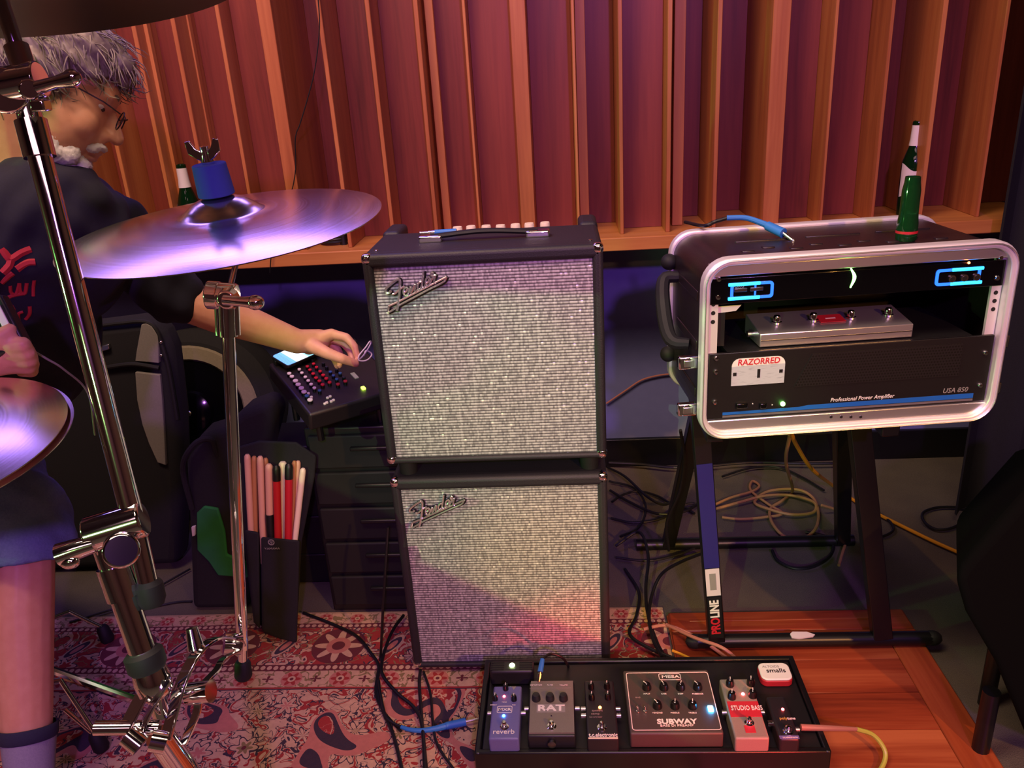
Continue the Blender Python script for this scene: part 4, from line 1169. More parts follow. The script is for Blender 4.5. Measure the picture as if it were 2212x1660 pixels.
# clamp half way down
cl = MB().cyl(at(188, 1158, Z=.925), at(312, 1120, Z=.935), .0215, .0215, 24).build('clamp', 'chrome', big, bev=.003)
MB().cyl(at(262, 1190, Z=.905), at(262, 1190, Z=.955), .020, .020, 22).build('clamp_body', 'chrome', cl, bev=.003)
hb = MB().tube([at(205, 1175, Z=.915), at(165, 1187, Z=.912), at(128, 1200, Z=.91)], [.010, .012, .0135], 16).build('wing_bolt', 'chrome', cl)
MB().ball(at(150, 1214, Z=.908), (.012, .008, .009), 12, 8).build('wing_tip', 'chrome', hb)
MB().tube([at(296, 1160, Z=.94), at(322, 1272, Z=.95)], .0115, 18).build('short_tube', 'chrome', big)
MB().lathe([(.012, -.006), (.0165, 0), (.0165, .018), (.013, .026), (.0001, .027)], at(320, 1264, Z=.95), (at(322, 1272, Z=.95)-at(296, 1160, Z=.94)), n=18).build('rubber_cap', 'black_rubber', big)
uc = (B4-B3).normalized()
MB().tube([B3-uc*.02, B4+uc*.01], .0152, 24).build('lower_tube', 'chrome', big)
MB().tube([B3+uc*.01, B3+uc*.05], .0185, 24).build('lower_collar', 'chrome', big)
MB().lathe([(.018, -.012), (.0225, -.008), (.0225, .008), (.019, .014)], B4-uc*.004, uc, n=24).build('rubber_ring', 'black_rubber', big)
MB().lathe([(.019, 0), (.021, .012), (.020, .03), (.016, .036)], B4+uc*.008, uc, n=22).build('base_collar', 'chrome', big)
B5 = at(350, 1545, Z=.975); B6 = at(398, 1665, Z=1.0)
MB().tube([B4, B5], .0110, 18).build('centre_rod', 'chrome', big)
ud = (B6-B5).normalized(); Bf = B6+ud*((.045-B6.z)/ud.z)
MB().tube([at(345, 1590, Z=.97), B6, Bf], .0165, 18).build('base_tube', 'chrome', big)
def ribbon(pts, wv, th, sm=6):
    pts = spline([Vector(p) for p in pts], sm); wv = Vector(wv); vs = []; fs = []
    for i, p in enumerate(pts):
        d = (pts[min(i+1, len(pts)-1)]-pts[max(i-1, 0)]).normalized(); nn = d.cross(wv).normalized()*th/2
        vs += [p-wv/2-nn, p+wv/2-nn, p+wv/2+nn, p-wv/2+nn]
    for i in range(len(pts)-1):
        for k in range(4): fs.append((i*4+k, i*4+(k+1) % 4, i*4+4+(k+1) % 4, i*4+4+k))
    L = (len(pts)-1)*4
    fs += [(3, 2, 1, 0), (L, L+1, L+2, L+3)]
    return MB().add(vs, fs)
wv = (_rt*.75+_up*.2-_fw*.55).normalized()*.022
lg = [at(358, 1600, Z=.96), at(372, 1545, Z=.965), at(392, 1475, Z=.975), at(425, 1412, Z=.99), at(468, 1380, Z=1.03), at(512, 1385, Z=1.12), at(522, 1396, Z=1.225)]
ribbon(lg, wv, .0035).build('leg', 'chrome', big, bev=.0008)
ribbon([at(395, 1610, Z=.985), at(425, 1540, Z=.985), at(432, 1490, Z=.99), at(468, 1448, Z=1.03), at(482, 1425, Z=1.08), at(518, 1405, Z=1.20)], wv*.7, .003).build('leg_brace', 'chrome', big, bev=.0008)
ribbon([at(268, 1578, Z=.94), at(285, 1545, Z=.945), at(312, 1492, Z=.95)], wv*1.3, .003).build('leg_bracket', 'chrome', big, bev=.0008)
ribbon([at(300, 1610, Z=.93), at(312, 1560, Z=.935), at(345, 1500, Z=.945), at(365, 1470, Z=.95)], wv*.6, .003).build('leg_bracket', 'chrome', big, bev=.0008)
MB().tube([at(205, 1574, Z=.935), at(345, 1572, Z=.945)], .0085, 14).build('cross_bolt', 'chrome', big)
MB().tube([at(275, 1588, Z=.925), at(305, 1612, Z=.925)], .0125, 14).build('hinge', 'chrome', big)
MB().tube([at(325, 1600, Z=.925), at(358, 1606, Z=.93)], .0125, 14).build('hinge', 'chrome', big)
MB().tube([at(408, 1500, Z=.985), at(456, 1494, Z=.98)], .0135, 18).build('lock_knob', 'chrome', big)
MB().tube([at(484, 1392, Z=1.19), at(522, 1392, Z=1.20)], .0155, 18).build('arm_clamp', 'chrome', big)
MB().tube([at(414, 1358, Z=1.0), at(424, 1402, Z=1.0)], [.0075, .0105], 14).build('lock_screw', 'chrome', big)
MB().lathe([(.020, 0), (.022, .01), (.016, .035)], Bf, (0, 0, -1), n=18).build('rubber_foot', 'black_rubber', big)
# ride: we look at its dark underside
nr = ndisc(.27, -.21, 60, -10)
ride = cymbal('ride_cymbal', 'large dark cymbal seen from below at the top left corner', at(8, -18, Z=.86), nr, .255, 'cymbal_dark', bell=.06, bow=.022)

# hi-hat at the left edge
hat = at(-212, 968, Z=.95); hz = hat.z
cymbal('hi_hat_cymbal', 'upper cymbal of the hi-hat pair at the left edge', (hat.x, hat.y, hz), Vector((.02, -.12, 1)).normalized(), .178, bow=.012)
lo = thing('hi_hat_cymbal', 'lower cymbal of the hi-hat pair, hidden under the upper one', 'cymbal', (hat.x+.006, hat.y+.002, hz-.006), R=disc_frame(Vector((-.02, .12, -1)).normalized()))
MB().lathe(cymbal_profile(.178, bow=.012), n=96, caps=False).build('bronze_disc', 'cymbal_bronze', lo, ang=30)
hh = thing('hi_hat_stand', 'chrome hi-hat stand with black rubber feet on the rug at left', 'cymbal stand', (0, 0, 0))
hp = Vector((-1.45, -.50, 0))
MB().tube([(hp.x, hp.y, .04), (hp.x, hp.y, hz-.10)], .0125, 18).build('tube', 'chrome', hh)
MB().tube([(hp.x, hp.y, hz-.12), (hp.x+.3, hp.y-.1, hz-.12), (hat.x-.02, hat.y, hz-.10), (hat.x, hat.y, hz-.064)], .0085, 12).build('offset_arm', 'chrome', hh)
MB().tube([(hat.x, hat.y, hz-.07), (hat.x, hat.y, hz+.16)], .0035, 10).build('pull_rod', 'chrome', hh)
MB().lathe([(.02, 0), (.024, .012), (.014, .014)], (hat.x, hat.y, hz-.064), n=18).build('seat_cup', 'black_rubber', hh)
MB().lathe([(.016, 0), (.018, .02), (.012, .03)], (hp.x, hp.y, .0085), n=16).build('rubber_foot', 'black_rubber', hh)
for px, py, kx, ky in ((214, 1605, 130, 1469), (228, 1372, 150, 1322)):
    ft = at(px, py, z=.030); kk = at(kx, ky, z=.17 if py > 1500 else .07)
    MB().tube([kk, ft+Vector((0, 0, .02))], .0052, 12).build('leg', 'chrome', hh)
    MB().lathe([(.013, -.020), (.017, -.012), (.0150, .018), (.011, .026)], ft, Vector((-.25, .1, 1)), n=16).build('rubber_foot', 'black_rubber', hh)
    MB().tube([kk, kk.lerp(Vector((hp.x, hp.y, .26)), .5), (hp.x, hp.y, .26)], .0052, 12).build('leg_brace', 'chrome', hh)
    if py > 1500: MB().tube([at(141, 1534, z=.10), ft+Vector((0, 0, .015))], .0052, 12).build('leg_brace', 'chrome', hh)

# ------------------------------------------------------------------ the seated person
from mathutils.bvhtree import BVHTree
n = NT('skin'); f = n.noise(scale=45, detail=4); g = n.noise(scale=500, detail=2)
n.set(color=n.mix(f, lin('#c98a6e'), lin('#dda488')), rough=.48, sss=.06, spec=.4); n.bump(g, .12, .001)
try: n.b.inputs['Subsurface Radius'].default_value = (.012, .005, .003)
except Exception: pass
M['skin'] = n.m
grain('tee_cloth', '#0a0a18', '#121228', .9, 260)
n = NT('denim'); f = n.noise(scale=14, detail=5); g = n.noise(scale=260, detail=2)
n.set(color=n.mix((f*.8+g*.35-.1).clamp(), lin('#2f3f6d'), lin('#7f92b4')), rough=.9); n.bump(g, .5, .002); M['denim'] = n.m
grain('sock_grey', '#7d7890', '#9b96ab', .95, 300)
grain('sock_cuff', '#23233a', '#2d2d48', .95, 300)
grain('hair_grey', '#564c45', '#857a70', .6, 60, bump=0)
grain('beard_white', '#cfc8cc', '#ece6e8', .8, 400)
simple('glasses_wire', '#2a2228', .3, .6)
simple('eye_white', '#d8d0cc', .3); simple('eye_iris', '#3a2a20', .2)

def cap(mb, a, b, ra, rb, n=16):
    """tapered capsule"""
    a = Vector(a); b = Vector(b)
    mb.cyl(a, b, ra, rb, n); mb.ball(a, ra, n, 10); mb.ball(b, rb, n, 10)
def fuse(name, mb, mat, parent, voxel=.004, smooth=6, fac=.5, disp=None):
    me = mb.mesh(name, smooth=False)
    o = bpy.data.objects.new(name, me); col.objects.link(o)
    r = o.modifiers.new('r', 'REMESH'); r.mode = 'VOXEL'; r.voxel_size = voxel; r.use_smooth_shade = True
    s = o.modifiers.new('s', 'SMOOTH'); s.iterations = smooth; s.factor = fac
    dg = bpy.context.evaluated_depsgraph_get()
    m2 = bpy.data.meshes.new_from_object(o.evaluated_get(dg))
    bpy.data.objects.remove(o)
    m2.name = name
    if disp:
        nn = [v.normal.copy() for v in m2.vertices]; cc = [v.co.copy() for v in m2.vertices]
        m2.vertices.foreach_set('co', [x for c, q in zip(cc, nn) for x in (c+disp(c, q))]); m2.update()
    m2.polygons.foreach_set('use_smooth', [True]*len(m2.polygons))
    o = bpy.data.objects.new(name, m2); col.objects.link(o)
    m2.materials.clear(); m2.materials.append(M[mat])
    if parent is not None: o.parent = parent
    return o

man = thing('person', 'seated person in dark t-shirt and denim shorts reaching for the mixer, holding a small device', 'person', (0, 0, 0))
# joints
HC = at(104, 183, Z=1.33)
pt_ = math.radians(24)
hf = (_rt*math.cos(pt_)-_up*math.sin(pt_)+_fw*.50).normalized()
hu = (_rt*math.sin(pt_)+_up*math.cos(pt_)); hu = (hu-hf*hu.dot(hf)).normalized()
hs = hf.cross(hu).normalized()                      # towards the viewer (his right side)
if hs.dot(_fw) > 0: hs = -hs
HR = Matrix((hf, hu, hs)).transposed()
HS = 1.05
def H(f, u, s): return HC+(hf*f+hu*u+hs*s)*HS
def hb(mb, c, r): mb.ball(H(*c), tuple(q*HS for q in r), 24, 16, HR)
NB = at(62, 452, Z=1.40); CH = at(70, 590, Z=1.39); PV = at(-140, 1040, Z=1.52)
SL = at(243, 494, Z=1.50); SR = at(-85, 540, Z=1.24)
EL = at(372, 640, Z=1.60); WL = at(642, 738, Z=1.71)
ER = at(-230, 860, Z=1.15); WR = at(-55, 768, Z=1.13)
Lx = (SL-SR).normalized()
tu = (NB-PV).normalized(); tf = Lx.cross(tu).normalized(); Lx = tu.cross(tf).normalized()
TR = Matrix((Lx, tf, tu)).transposed()
KR = at(50, 1105, Y=-.17); AR = at(68, 1738, Y=-.42); AR.z = .085
HPR = PV+tf*.03-Lx*.09; HPL = PV+tf*.03+Lx*.09
KL = at(-150, 1090, Y=.18); AL = Vector((KL.x-.02, KL.y+.02, .085))

body = MB()
# head
hb(body, (-.012, .036, 0), (.098, .084, .077)); hb(body, (.040, -.030, 0), (.056, .085, .063)); hb(body, (.030, -.082, 0), (.052, .036, .052))
hb(body, (.066, -.102, 0), (.024, .022, .026)); hb(body, (.070, .024, 0), (.030, .030, .052))
for s in (-1, 1):
    hb(body, (.060, -.032, s*.036), (.030, .030, .026)); hb(body, (-.012, -.020, s*.072), (.018, .030, .010)); hb(body, (.082, .022, s*.024), (.015, .009, .026))
    hb(body, (.098, -.036, s*.010), (.011, .009, .009))
cap(body, H(.090, .008, 0), H(.116, -.030, 0), .009, .0125, 14)
hb(body, (.096, -.062, 0), (.012, .007, .021)); hb(body, (.093, -.076, 0), (.011, .007, .019)); hb(body, (.086, -.048, 0), (.018, .012, .022))
cap(body, H(-.035, -.055, 0), NB, .058, .066)
# trunk
def tb_(c, r): body.ball(c, r, 20, 14, TR)
tb_(CH+tu*.04, (.165, .105, .16)); tb_(CH-tu*.14, (.150, .112, .16)); tb_(PV+tu*.06, (.165, .115, .14))
cap(body, NB-tu*.03, SL, .06, .056); cap(body, NB-tu*.03, SR, .06, .056)
# legs
for hp, k, a, cf in ((HPR, KR, AR, .058), (HPL, KL, AL, .058)):
    cap(body, hp, k, .086, .060)
    mid = k.lerp(a, .34)-tf*.012
    cap(body, k, mid, .056, cf); cap(body, mid, a, cf, .036)
    ft = Vector((tf.x, tf.y, 0)).normalized()
    cap(body, a-Vector((0, 0, .035)), a+ft*.15-Vector((0, 0, .050)), .036, .028)
# left arm (far), reaching for the mixer
cap(body, SL, EL, .052, .042); mid = EL.lerp(WL, .35); cap(body, EL, mid, .041, .042); cap(body, mid, WL, .042, .0265)
def P(px, py, Z): return at(px, py, Z=Z)
k1 = P(716, 722, 1.735); k2 = P(714, 730, 1.76); k3 = P(708, 738, 1.785); k4 = P(700, 747, 1.80)
cap(body, WL, P(690, 735, 1.74), .026, .024); cap(body, WL, P(684, 742, 1.77), .025, .023)
for a, b in ((P(672, 738, 1.725), k1), (P(672, 742, 1.74), k2), (P(670, 746, 1.755), k3), (P(668, 750, 1.765), k4)): cap(body, a, b, .018, .0125, 12)
def finger(pts, rs):
    for i in range(len(pts)-1): cap(body, pts[i], pts[i+1], rs[i], rs[i+1], 12)
finger([k1, P(748, 729, 1.735), P(766, 749, 1.735), P(772, 772, 1.735)], [.0115, .0098, .0088, .0075])
finger([k2, P(742, 741, 1.765), P(758, 760, 1.765), P(762, 780, 1.755)], [.0115, .0098, .0088, .0075])
finger([k3, P(730, 757, 1.785), P(738, 776, 1.785), P(733, 790, 1.775)], [.011, .0095, .0085, .0072])
finger([k4, P(714, 764, 1.80), P(724, 780, 1.80), P(728, 792, 1.79)], [.010, .0085, .0078, .0068])
finger([P(676, 748, 1.71), P(706, 763, 1.695), P(738, 775, 1.70), P(769, 786, 1.725)], [.0165, .0130, .0112, .0085])
# right arm (near), holding the device
cap(body, SR, ER, .052, .043); mid = ER.lerp(WR, .35); cap(body, ER, mid, .042, .042); cap(body, mid, WR, .042, .028)
cap(body, WR, P(-8, 762, 1.13), .029, .027)
for i, (y0, y1, x1) in enumerate(((744, 744, 56), (761, 762, 66), (777, 779, 70), (791, 793, 68))):
    z_ = 1.105+.012*i
    finger([P(-6, y0+4, 1.13), P(26, y0, z_), P(x1-6, y1, z_), P(x1, y1+9, z_+.022), P(x1-22, y1+10, z_+.03)], [.0130, .0120, .0108, .0100, .0085])
finger([P(-25, 748, 1.105), P(-2, 728, 1.095), P(22, 712, 1.10)], [.0135, .0115, .0090])
skin = fuse('body', body, 'skin', man, .0036, 5, .5)
# eyes under lowered lids, ears come with the body
for s in (-1, 1):
    e = MB().ball(H(.076, .003, s*.031), (.0095, .0065, .011), 14, 10, HR).build('eye', 'eye_white', man)
    MB().ball(H(.0835, .000, s*.031), (.004, .004, .005), 10, 8, HR).build('iris', 'eye_iris', e)
    MB().tube([H(.095, .024, s*.012), H(.096, .028, s*.026), H(.084, .026, s*.042)], [.003, .0035, .002], 6, 4).build('eyebrow', 'hair_grey', man)
# beard
bd = MB()
for c, r in (((.068, -.104, 0), (.0265, .0235, .028)), ((.036, -.088, 0), (.052, .034, .0530)), ((.100, -.0545, 0), (.0115, .0068, .026)), ((.082, -.092, 0), (.020, .016, .022)),
             ((.088, -.062, .019), (.014, .008, .010)), ((.088, -.062, -.019), (.014, .008, .010)),
             ((.024, -.066, .047), (.030, .034, .0085)), ((.024, -.066, -.047), (.030, .034, .0085)), ((.055, -.085, .034), (.028, .022, .013)), ((.055, -.085, -.034), (.028, .022, .013))): hb(bd, c, r)
beard = fuse('beard', bd, 'beard_white', man, .003, 3, .5, lambda c, nn: nn*random.uniform(-.0012, .0012))
# hair: an uneven cap and loose strands over it
hr = MB()
for c, r in (((-.030, .052, 0), (.098, .078, .083)), ((-.070, .000, 0), (.066, .082, .078)), ((.030, .082, .0), (.058, .034, .070)), ((.078, .070, 0), (.026, .026, .058)),
             ((-.012, .020, .068), (.044, .046, .024)), ((-.012, .020, -.068), (.044, .046, .024)), ((.022, .062, .05), (.05, .04, .036)), ((.022, .062, -.05), (.05, .04, .036)), ((.040, .050, .058), (.030, .024, .020)), ((.040, .050, -.058), (.030, .024, .020))): hb(hr, c, r)
hair = fuse('hair', hr, 'hair_grey', man, .004, 3, .5, lambda c, nn: nn*(.004*math.sin(c.x*160+c.z*90)+.003*math.sin(c.y*210+c.z*150)+random.uniform(-.0015, .0015)))
st = MB(); vv = [v.co.copy() for v in hair.data.vertices]; nn_ = [v.normal.copy() for v in hair.data.vertices]
for k in range(1500):
    i = random.randrange(len(vv)); p = vv[i]; d = nn_[i]
    if (p-HC).dot(hu) < -.06: continue
    tang = (hf*random.uniform(.1, .6)-hu*random.uniform(.2, .7)+hs*random.uniform(-.25, .25)); tang = (tang-d*tang.dot(d)).normalized()
    L = random.uniform(.018, .045); lift = random.uniform(.10, .42)
    q = [p-d*.003, p+d*L*lift*.6+tang*L*.35, p+d*L*lift*.9+tang*L*.7, p+d*L*lift*.7+tang*L]
    st.tube(q, [.0011, .0010, .0008, .0003], 3)
tag(st.build('hair_strand_layer', 'hair_grey', hair), kind='stuff')
# glasses
gl = MB()
for s in (-1, 1):
    ring = [H(.112+.004*math.cos(t), -.004+.015*math.sin(t), s*.031+.021*math.cos(t)) for t in [2*PI*i/20 for i in range(21)]]
    gl.tube(ring, .0011, 6)
    gl.tube([H(.110, .004, s*.054), H(.085, .008, s*.068), H(-.015, .012, s*.080), H(-.030, -.004, s*.080)], .0012, 6)
gl.tube([H(.115, .002, -.010), H(.119, .006, 0), H(.115, .002, .010)], .0012, 6)
gw = gl.build('glasses', 'glasses_wire', man)
n = NT('lens'); n.set(color=(.9, .9, .95), rough=.03, trans=1.0, ior=1.1, alpha=.25); M['lens'] = n.m
for s in (-1, 1):
    MB().prism([(.0135*math.sin(t), .0195*math.cos(t)) for t in [2*PI*i/18 for i in range(18)]], H(.112, -.004, s*.031), hu, hs, .001).build('lens', 'lens', gw)
# t-shirt
ts = MB()
def sb_(c, r): ts.ball(c, r, 20, 14, TR)
sb_(CH+tu*.04, (.176, .119, .165)); sb_(CH-tu*.14, (.166, .128, .17)); sb_(PV+tu*.10, (.180, .132, .13))
cap(ts, NB-tu*.045, SL, .060, .066); cap(ts, NB-tu*.045, SR, .060, .066)
cap(ts, SL, SL.lerp(EL, .97), .066, .062); cap(ts, SR, SR.lerp(ER, .75), .066, .060)
ts.lathe([(.078, -.02), (.068, .008)], NB-tu*.03, (HC-NB), n=22)
def fold(c, nn):
    return nn*(.0035*math.sin(c.z*70+c.x*40+2*math.sin(c.y*30))+.002*math.sin(c.x*120-c.z*60))
tee = fuse('t_shirt', ts, 'tee_cloth', man, .0055, 5, .5, fold)
# red print on the chest
bvh = BVHTree.FromPolygons([v.co for v in tee.data.vertices], [tuple(p.vertices) for p in tee.data.polygons])
def on_tee(px, py, off=.0012):
    d = ray(px, py).normalized(); h = bvh.ray_cast(CAM, d)
    if h[0] is None: return None
    nn = h[1] if h[1].dot(d) < 0 else -h[1]
    return h[0]+nn*off
def stroke(mb, pts, r):
    q = [on_tee(a, b, .0016-r*.85) for a, b in [tuple(v)[:2] for v in spline([Vector((a, b, 0)) for a, b in pts], 4)]]
    q = [v for v in q if v is not None]
    if len(q) > 2: mb.tube(q, r, 8)
simple('tee_print', '#a8222c', .7)
for pts, r in (([(2, 538), (14, 552), (24, 560), (44, 548), (66, 538)], .0075), ([(24, 560), (20, 575), (6, 590)], .0075), ([(36, 582), (58, 568), (76, 566)], .0075), ([(4, 612), (18, 598), (28, 590)], .006),
               ([(22, 618), (24, 632), (34, 636), (40, 620), (42, 612), (44, 630), (54, 634), (58, 612)], .0030), ([(74, 606), (72, 622), (72, 640)], .0030), ([(4, 650), (24, 640), (50, 634)], .004),
               ([(8, 654), (24, 664), (34, 690)], .0055), ([(50, 674), (40, 678), (40, 692)], .0032), ([(64, 662), (64, 678), (56, 690)], .0032)):
    mb = MB(); stroke(mb, pts, r)
    if mb.v: mb.build('chest_print', 'tee_print', tee)
# shorts
sh = MB()
sh.ball(PV+tu*.04, (.185, .135, .13), 20, 14, TR)
for hp, k, a in ((HPR, KR, AR), (HPL, KL, AL)):
    cap(sh, hp, k, .102, .084)
    dn = (a-k).normalized(); sh.cyl(k, k+dn*.095+tf*.01, .082, .088, 20)
shorts = fuse('shorts', sh, 'denim', man, .0055, 4, .5, lambda c, nn: nn*(.003*math.sin(c.z*60+c.x*50)+.002*math.sin(c.y*110+c.z*40)))
# socks and shoes
for a, k in ((AR, KR), (AL, KL)):
    u_ = (k-a).normalized(); ft = Vector((tf.x, tf.y, 0)).normalized()
    so = MB(); so.lathe([(.040, -.03), (.0405, .01), (.043, .07), (.0470, .118)], a, u_, n=24, caps=False)
    s1 = so.build('sock', 'sock_grey', man)
    MB().lathe([(.0472, .112), (.0495, .115), (.0508, .134), (.0485, .138)], a, u_, n=24, caps=False).build('sock_cuff', 'sock_cuff', s1)
    sm = MB(); cap(sm, a-Vector((0, 0, .034)), a+ft*.16-Vector((0, 0, .045)), .046, .036); sm.ball(a-Vector((0, 0, .01)), .048, 14, 10)
    for v in sm.v: v.z = max(v.z, .0085)
    sm.build('shoe', 'black_rubber', man)
# stool under the person
sx_, sy_ = PV.x-.02, PV.y
zs = PV.z-.105
stl = thing('drum_throne', 'round black padded stool under the seated person', 'stool', (sx_, sy_, 0))
MB().lathe([(.02, zs-.075), (.14, zs-.07), (.165, zs-.05), (.165, zs-.015), (.14, zs), (.0001, zs)], n=28).build('seat', 'black_fabric', stl)
MB().cyl((0, 0, .12), (0, 0, zs-.07), .016, n=14).build('post', 'chrome', stl)
for k in range(3):
    a = 2*PI*k/3+.4
    MB().tube([(0, 0, .26), (.25*math.cos(a), .25*math.sin(a), .02)], .010, 10).build('leg', 'chrome', stl)
# device in the near hand and its leads
dv = thing('wireless_pack', 'small black device with two pale bars held in the near hand', 'device', (0, 0, 0))
c0 = P(14, 700, 1.112); du_ = (P(34, 738, 1.112)-P(-2, 668, 1.112)).normalized(); dw_ = (_rt-du_*_rt.dot(du_)).normalized(); dn_ = du_.cross(dw_).normalized()
if dn_.dot(_fw) > 0: dn_ = -dn_
RD_ = Matrix((dw_, du_, dn_)).transposed()
MB().box(c0-dw_*.010, (.052, .075, .020), RD_).build('housing', 'black_plastic', dv, bev=.003)
for o_ in (.004, -.017):
    MB().box(c0+dw_*o_+dn_*.0105, (.0105, .048, .003), RD_).build('bar', 'white_print', dv, bev=.001)
cable('thin_lead', 'thin grey lead trailing from the near hand of the seated person', [P(66, 755, 1.14), P(100, 775, 1.16), P(140, 800, 1.2), P(190, 850, 1.3), P(205, 940, 1.4)], .0016, 'grey_print', sm=6, n=6)

# ------------------------------------------------------------------ mixer and what stands at the left of the stack
MA = math.radians(38); MT = math.radians(14)
mu = Vector((math.cos(MA), math.sin(MA), 0)); mv = Vector((-math.sin(MA)*math.cos(MT), math.cos(MA)*math.cos(MT), math.sin(MT))); mn = mu.cross(mv).normalized()
FLc = at(668, 897, z=.625)
mR = Matrix((mu, mv, mn)).transposed()
MW, MD = .235, .245
mx = thing('audio_mixer', 'compact black audio mixer with white, red and blue knobs beside the bass stack', 'mixer', FLc, R=mR)
n = NT('mixer_face'); f = n.noise(scale=220, detail=2); n.set(color=n.mix(f, lin('#191517'), lin('#242022')), rough=.4); M['mixer_face'] = n.m
MB().bounds((0, 0, -.045), (MW, MD, 0)).build('housing', 'mixer_face', mx, bev=.006, seg=3)
mi = (Matrix.Translation(FLc) @ mR.to_4x4()).inverted()
def mxy(px, py):
    p = mi @ onplane(px, py, FLc, mn); return p.x, p.y
simple('knob_white', '#e8ddd6', .4); simple('knob_red', '#c21f2c', .4); simple('knob_blue', '#2d4e8c', .4); simple('knob_dark', '#1b1d26', .4)
def mpx(u, v): return 560+u*.14454, 690+v*.14454
K = [(545, 965, 'white', 1.2), (585, 1020, 'white', 1.2), (632, 1074, 'white', 1.2), (672, 1130, 'white', 1.2), (715, 1190, 'blue', 1.0), (762, 1250, 'white', 1.2), (492, 900, 'white', 1.0), (452, 855, 'white', 1.0),
     (602, 793, 'white', .8), (640, 845, 'white', .8), (692, 908, 'white', .85), (735, 962, 'white', .85), (778, 1017, 'white', .85), (826, 1072, 'white', .85), (905, 1110, 'blue', .8),
     (722, 750, 'red', .8), (760, 800, 'red', .8), (808, 858, 'red', .85), (852, 920, 'red', .9), (902, 967, 'red', .9), (948, 1022, 'red', .9),
     (815, 710, 'red', .8), (858, 762, 'red', .8), (912, 822, 'red', .8), (958, 880, 'red', .9), (1004, 930, 'red', .9), (1053, 987, 'red', .9), (1178, 1015, 'red', .9), (1288, 970, 'red', .9),
     (960, 700, 'dark', .8), (1010, 755, 'dark', .8), (1065, 830, 'blue', .8), (1110, 885, 'blue', .8), (1160, 940, 'blue', .8), (1160, 795, 'dark', .8), (1210, 850, 'blue', .8), (1265, 910, 'dark', .8)]
km = {}
for u, v, c, s in K:
    x, y = mxy(*mpx(u, v))
    if not (.008 < x < MW-.008 and .008 < y < MD-.008): continue
    if (c, s) not in km: 
        km[(c, s)] = MB().lathe([(.0056*s, 0), (.0052*s, .0075), (.0050*s, .0100), (.0001, .0108)], n=12).mesh('knob'); km[(c, s)].materials.append(M['knob_'+c]); km[(c, s)].materials.append(M['knob_black']); [setattr(km[(c, s)].polygons[i_], 'material_index', 1) for i_ in range(12)]
    share('knob', km[(c, s)], None, mx, (x, y, -.0003))
for u, v in ((1060, 1165), (1020, 1185), (1110, 1220), (1075, 1240), (1010, 1258), (980, 1275), (780, 1175), (735, 1120)):
    x, y = mxy(*mpx(u, v)); MB().box((x, y, .002), (.0060, .0050, .005)).build('key', 'knob_white', mx, bev=.001)
x, y = mxy(*mpx(1425, 850)); MB().box((x, y, .0012), (.010, .026, .0025)).build('name_plate', 'grey_print', mx)
x, y = mxy(*mpx(1555, 1040)); MB().box((x, y, .002), (.009, .011, .005)).build('lamp', 'lime_lamp', mx, bev=.0015)
MB().bounds((.01, MD-.022, 0), (MW-.01, MD-.004, .014)).build('socket_strip', 'black_plastic', mx, bev=.002)
for i in range(6): MB().lathe([(.0075, 0), (.0075, .008), (.0045, .008), (.0045, .003)], (.03+i*.034, MD-.035, -.0003), n=12).build('socket', 'dark_steel', mx)
# phone lying over the far left corner
ph = thing('smartphone', 'smartphone with bright blue-white screen lying on the mixer under the hand', 'phone', FLc, R=mR)
n = NT('phone_screen'); x, y, z = n.co()
ln = ((y*1.0/.0052).mod(1.0)).gt(.55)*x.lt(.02)
band = x.between(.028, .062)
c = n.mix(ln*.35, (.14, .36, .9), (.02, .08, .4)); c = n.mix(band, c, (.85, .95, 1.0)); c = n.mix(x.gt(.062), c, (.25, .7, .95))
n.set(color=(.01, .01, .01), emit=c, estr=1.6, rough=.1); M['phone_screen'] = n.m
ca = Vector((*mxy(*mpx(435, 812)), 0)); cb = Vector((*mxy(*mpx(905, 600)), 0)); cc_ = Vector((*mxy(*mpx(228, 742)), 0))
ex = (cb-ca).normalized(); 
Rp = Matrix((ex, Vector((-ex.y, ex.x, 0)), Vector((0, 0, 1)))).transposed().to_4x4()
Lp = min((cb-ca).length, .145); Wp = .066
pm = Matrix.Translation(ca+Vector((0, 0, .0125))) @ Rp
ph.matrix_world = (Matrix.Translation(FLc) @ mR.to_4x4()) @ pm
MB().prism(rrect(Lp, Wp, .008, 4, Lp/2, Wp/2), (0, 0, 0), (1, 0, 0), (0, 1, 0), .007).build('housing', 'black_plastic', ph, bev=.001)
MB().prism(rrect(Lp-.006, Wp-.006, .006, 4, Lp/2, Wp/2), (0, 0, .0069), (1, 0, 0), (0, 1, 0), .0006).build('screen', 'phone_screen', ph, smooth=False)
# small tangle of pale wire at the fingertips
P2 = lambda u, v, Z: at(*mpx(u, v), Z=Z)
cable('earphone_wire', 'small loop of pale wire held between the fingertips beside the amplifier', [P2(1470, 610, 1.73), P2(1500, 530, 1.73), P2(1590, 420, 1.74), P2(1650, 335, 1.75), P2(1672, 350, 1.76), P2(1620, 450, 1.75), P2(1540, 560, 1.74), P2(1480, 610, 1.73), P2(1560, 625, 1.74), P2(1640, 590, 1.75), P2(1680, 520, 1.76), P2(1600, 470, 1.75), P2(1560, 550, 1.745)], .0016, 'paper_label', cat='wire', sm=6, n=6)

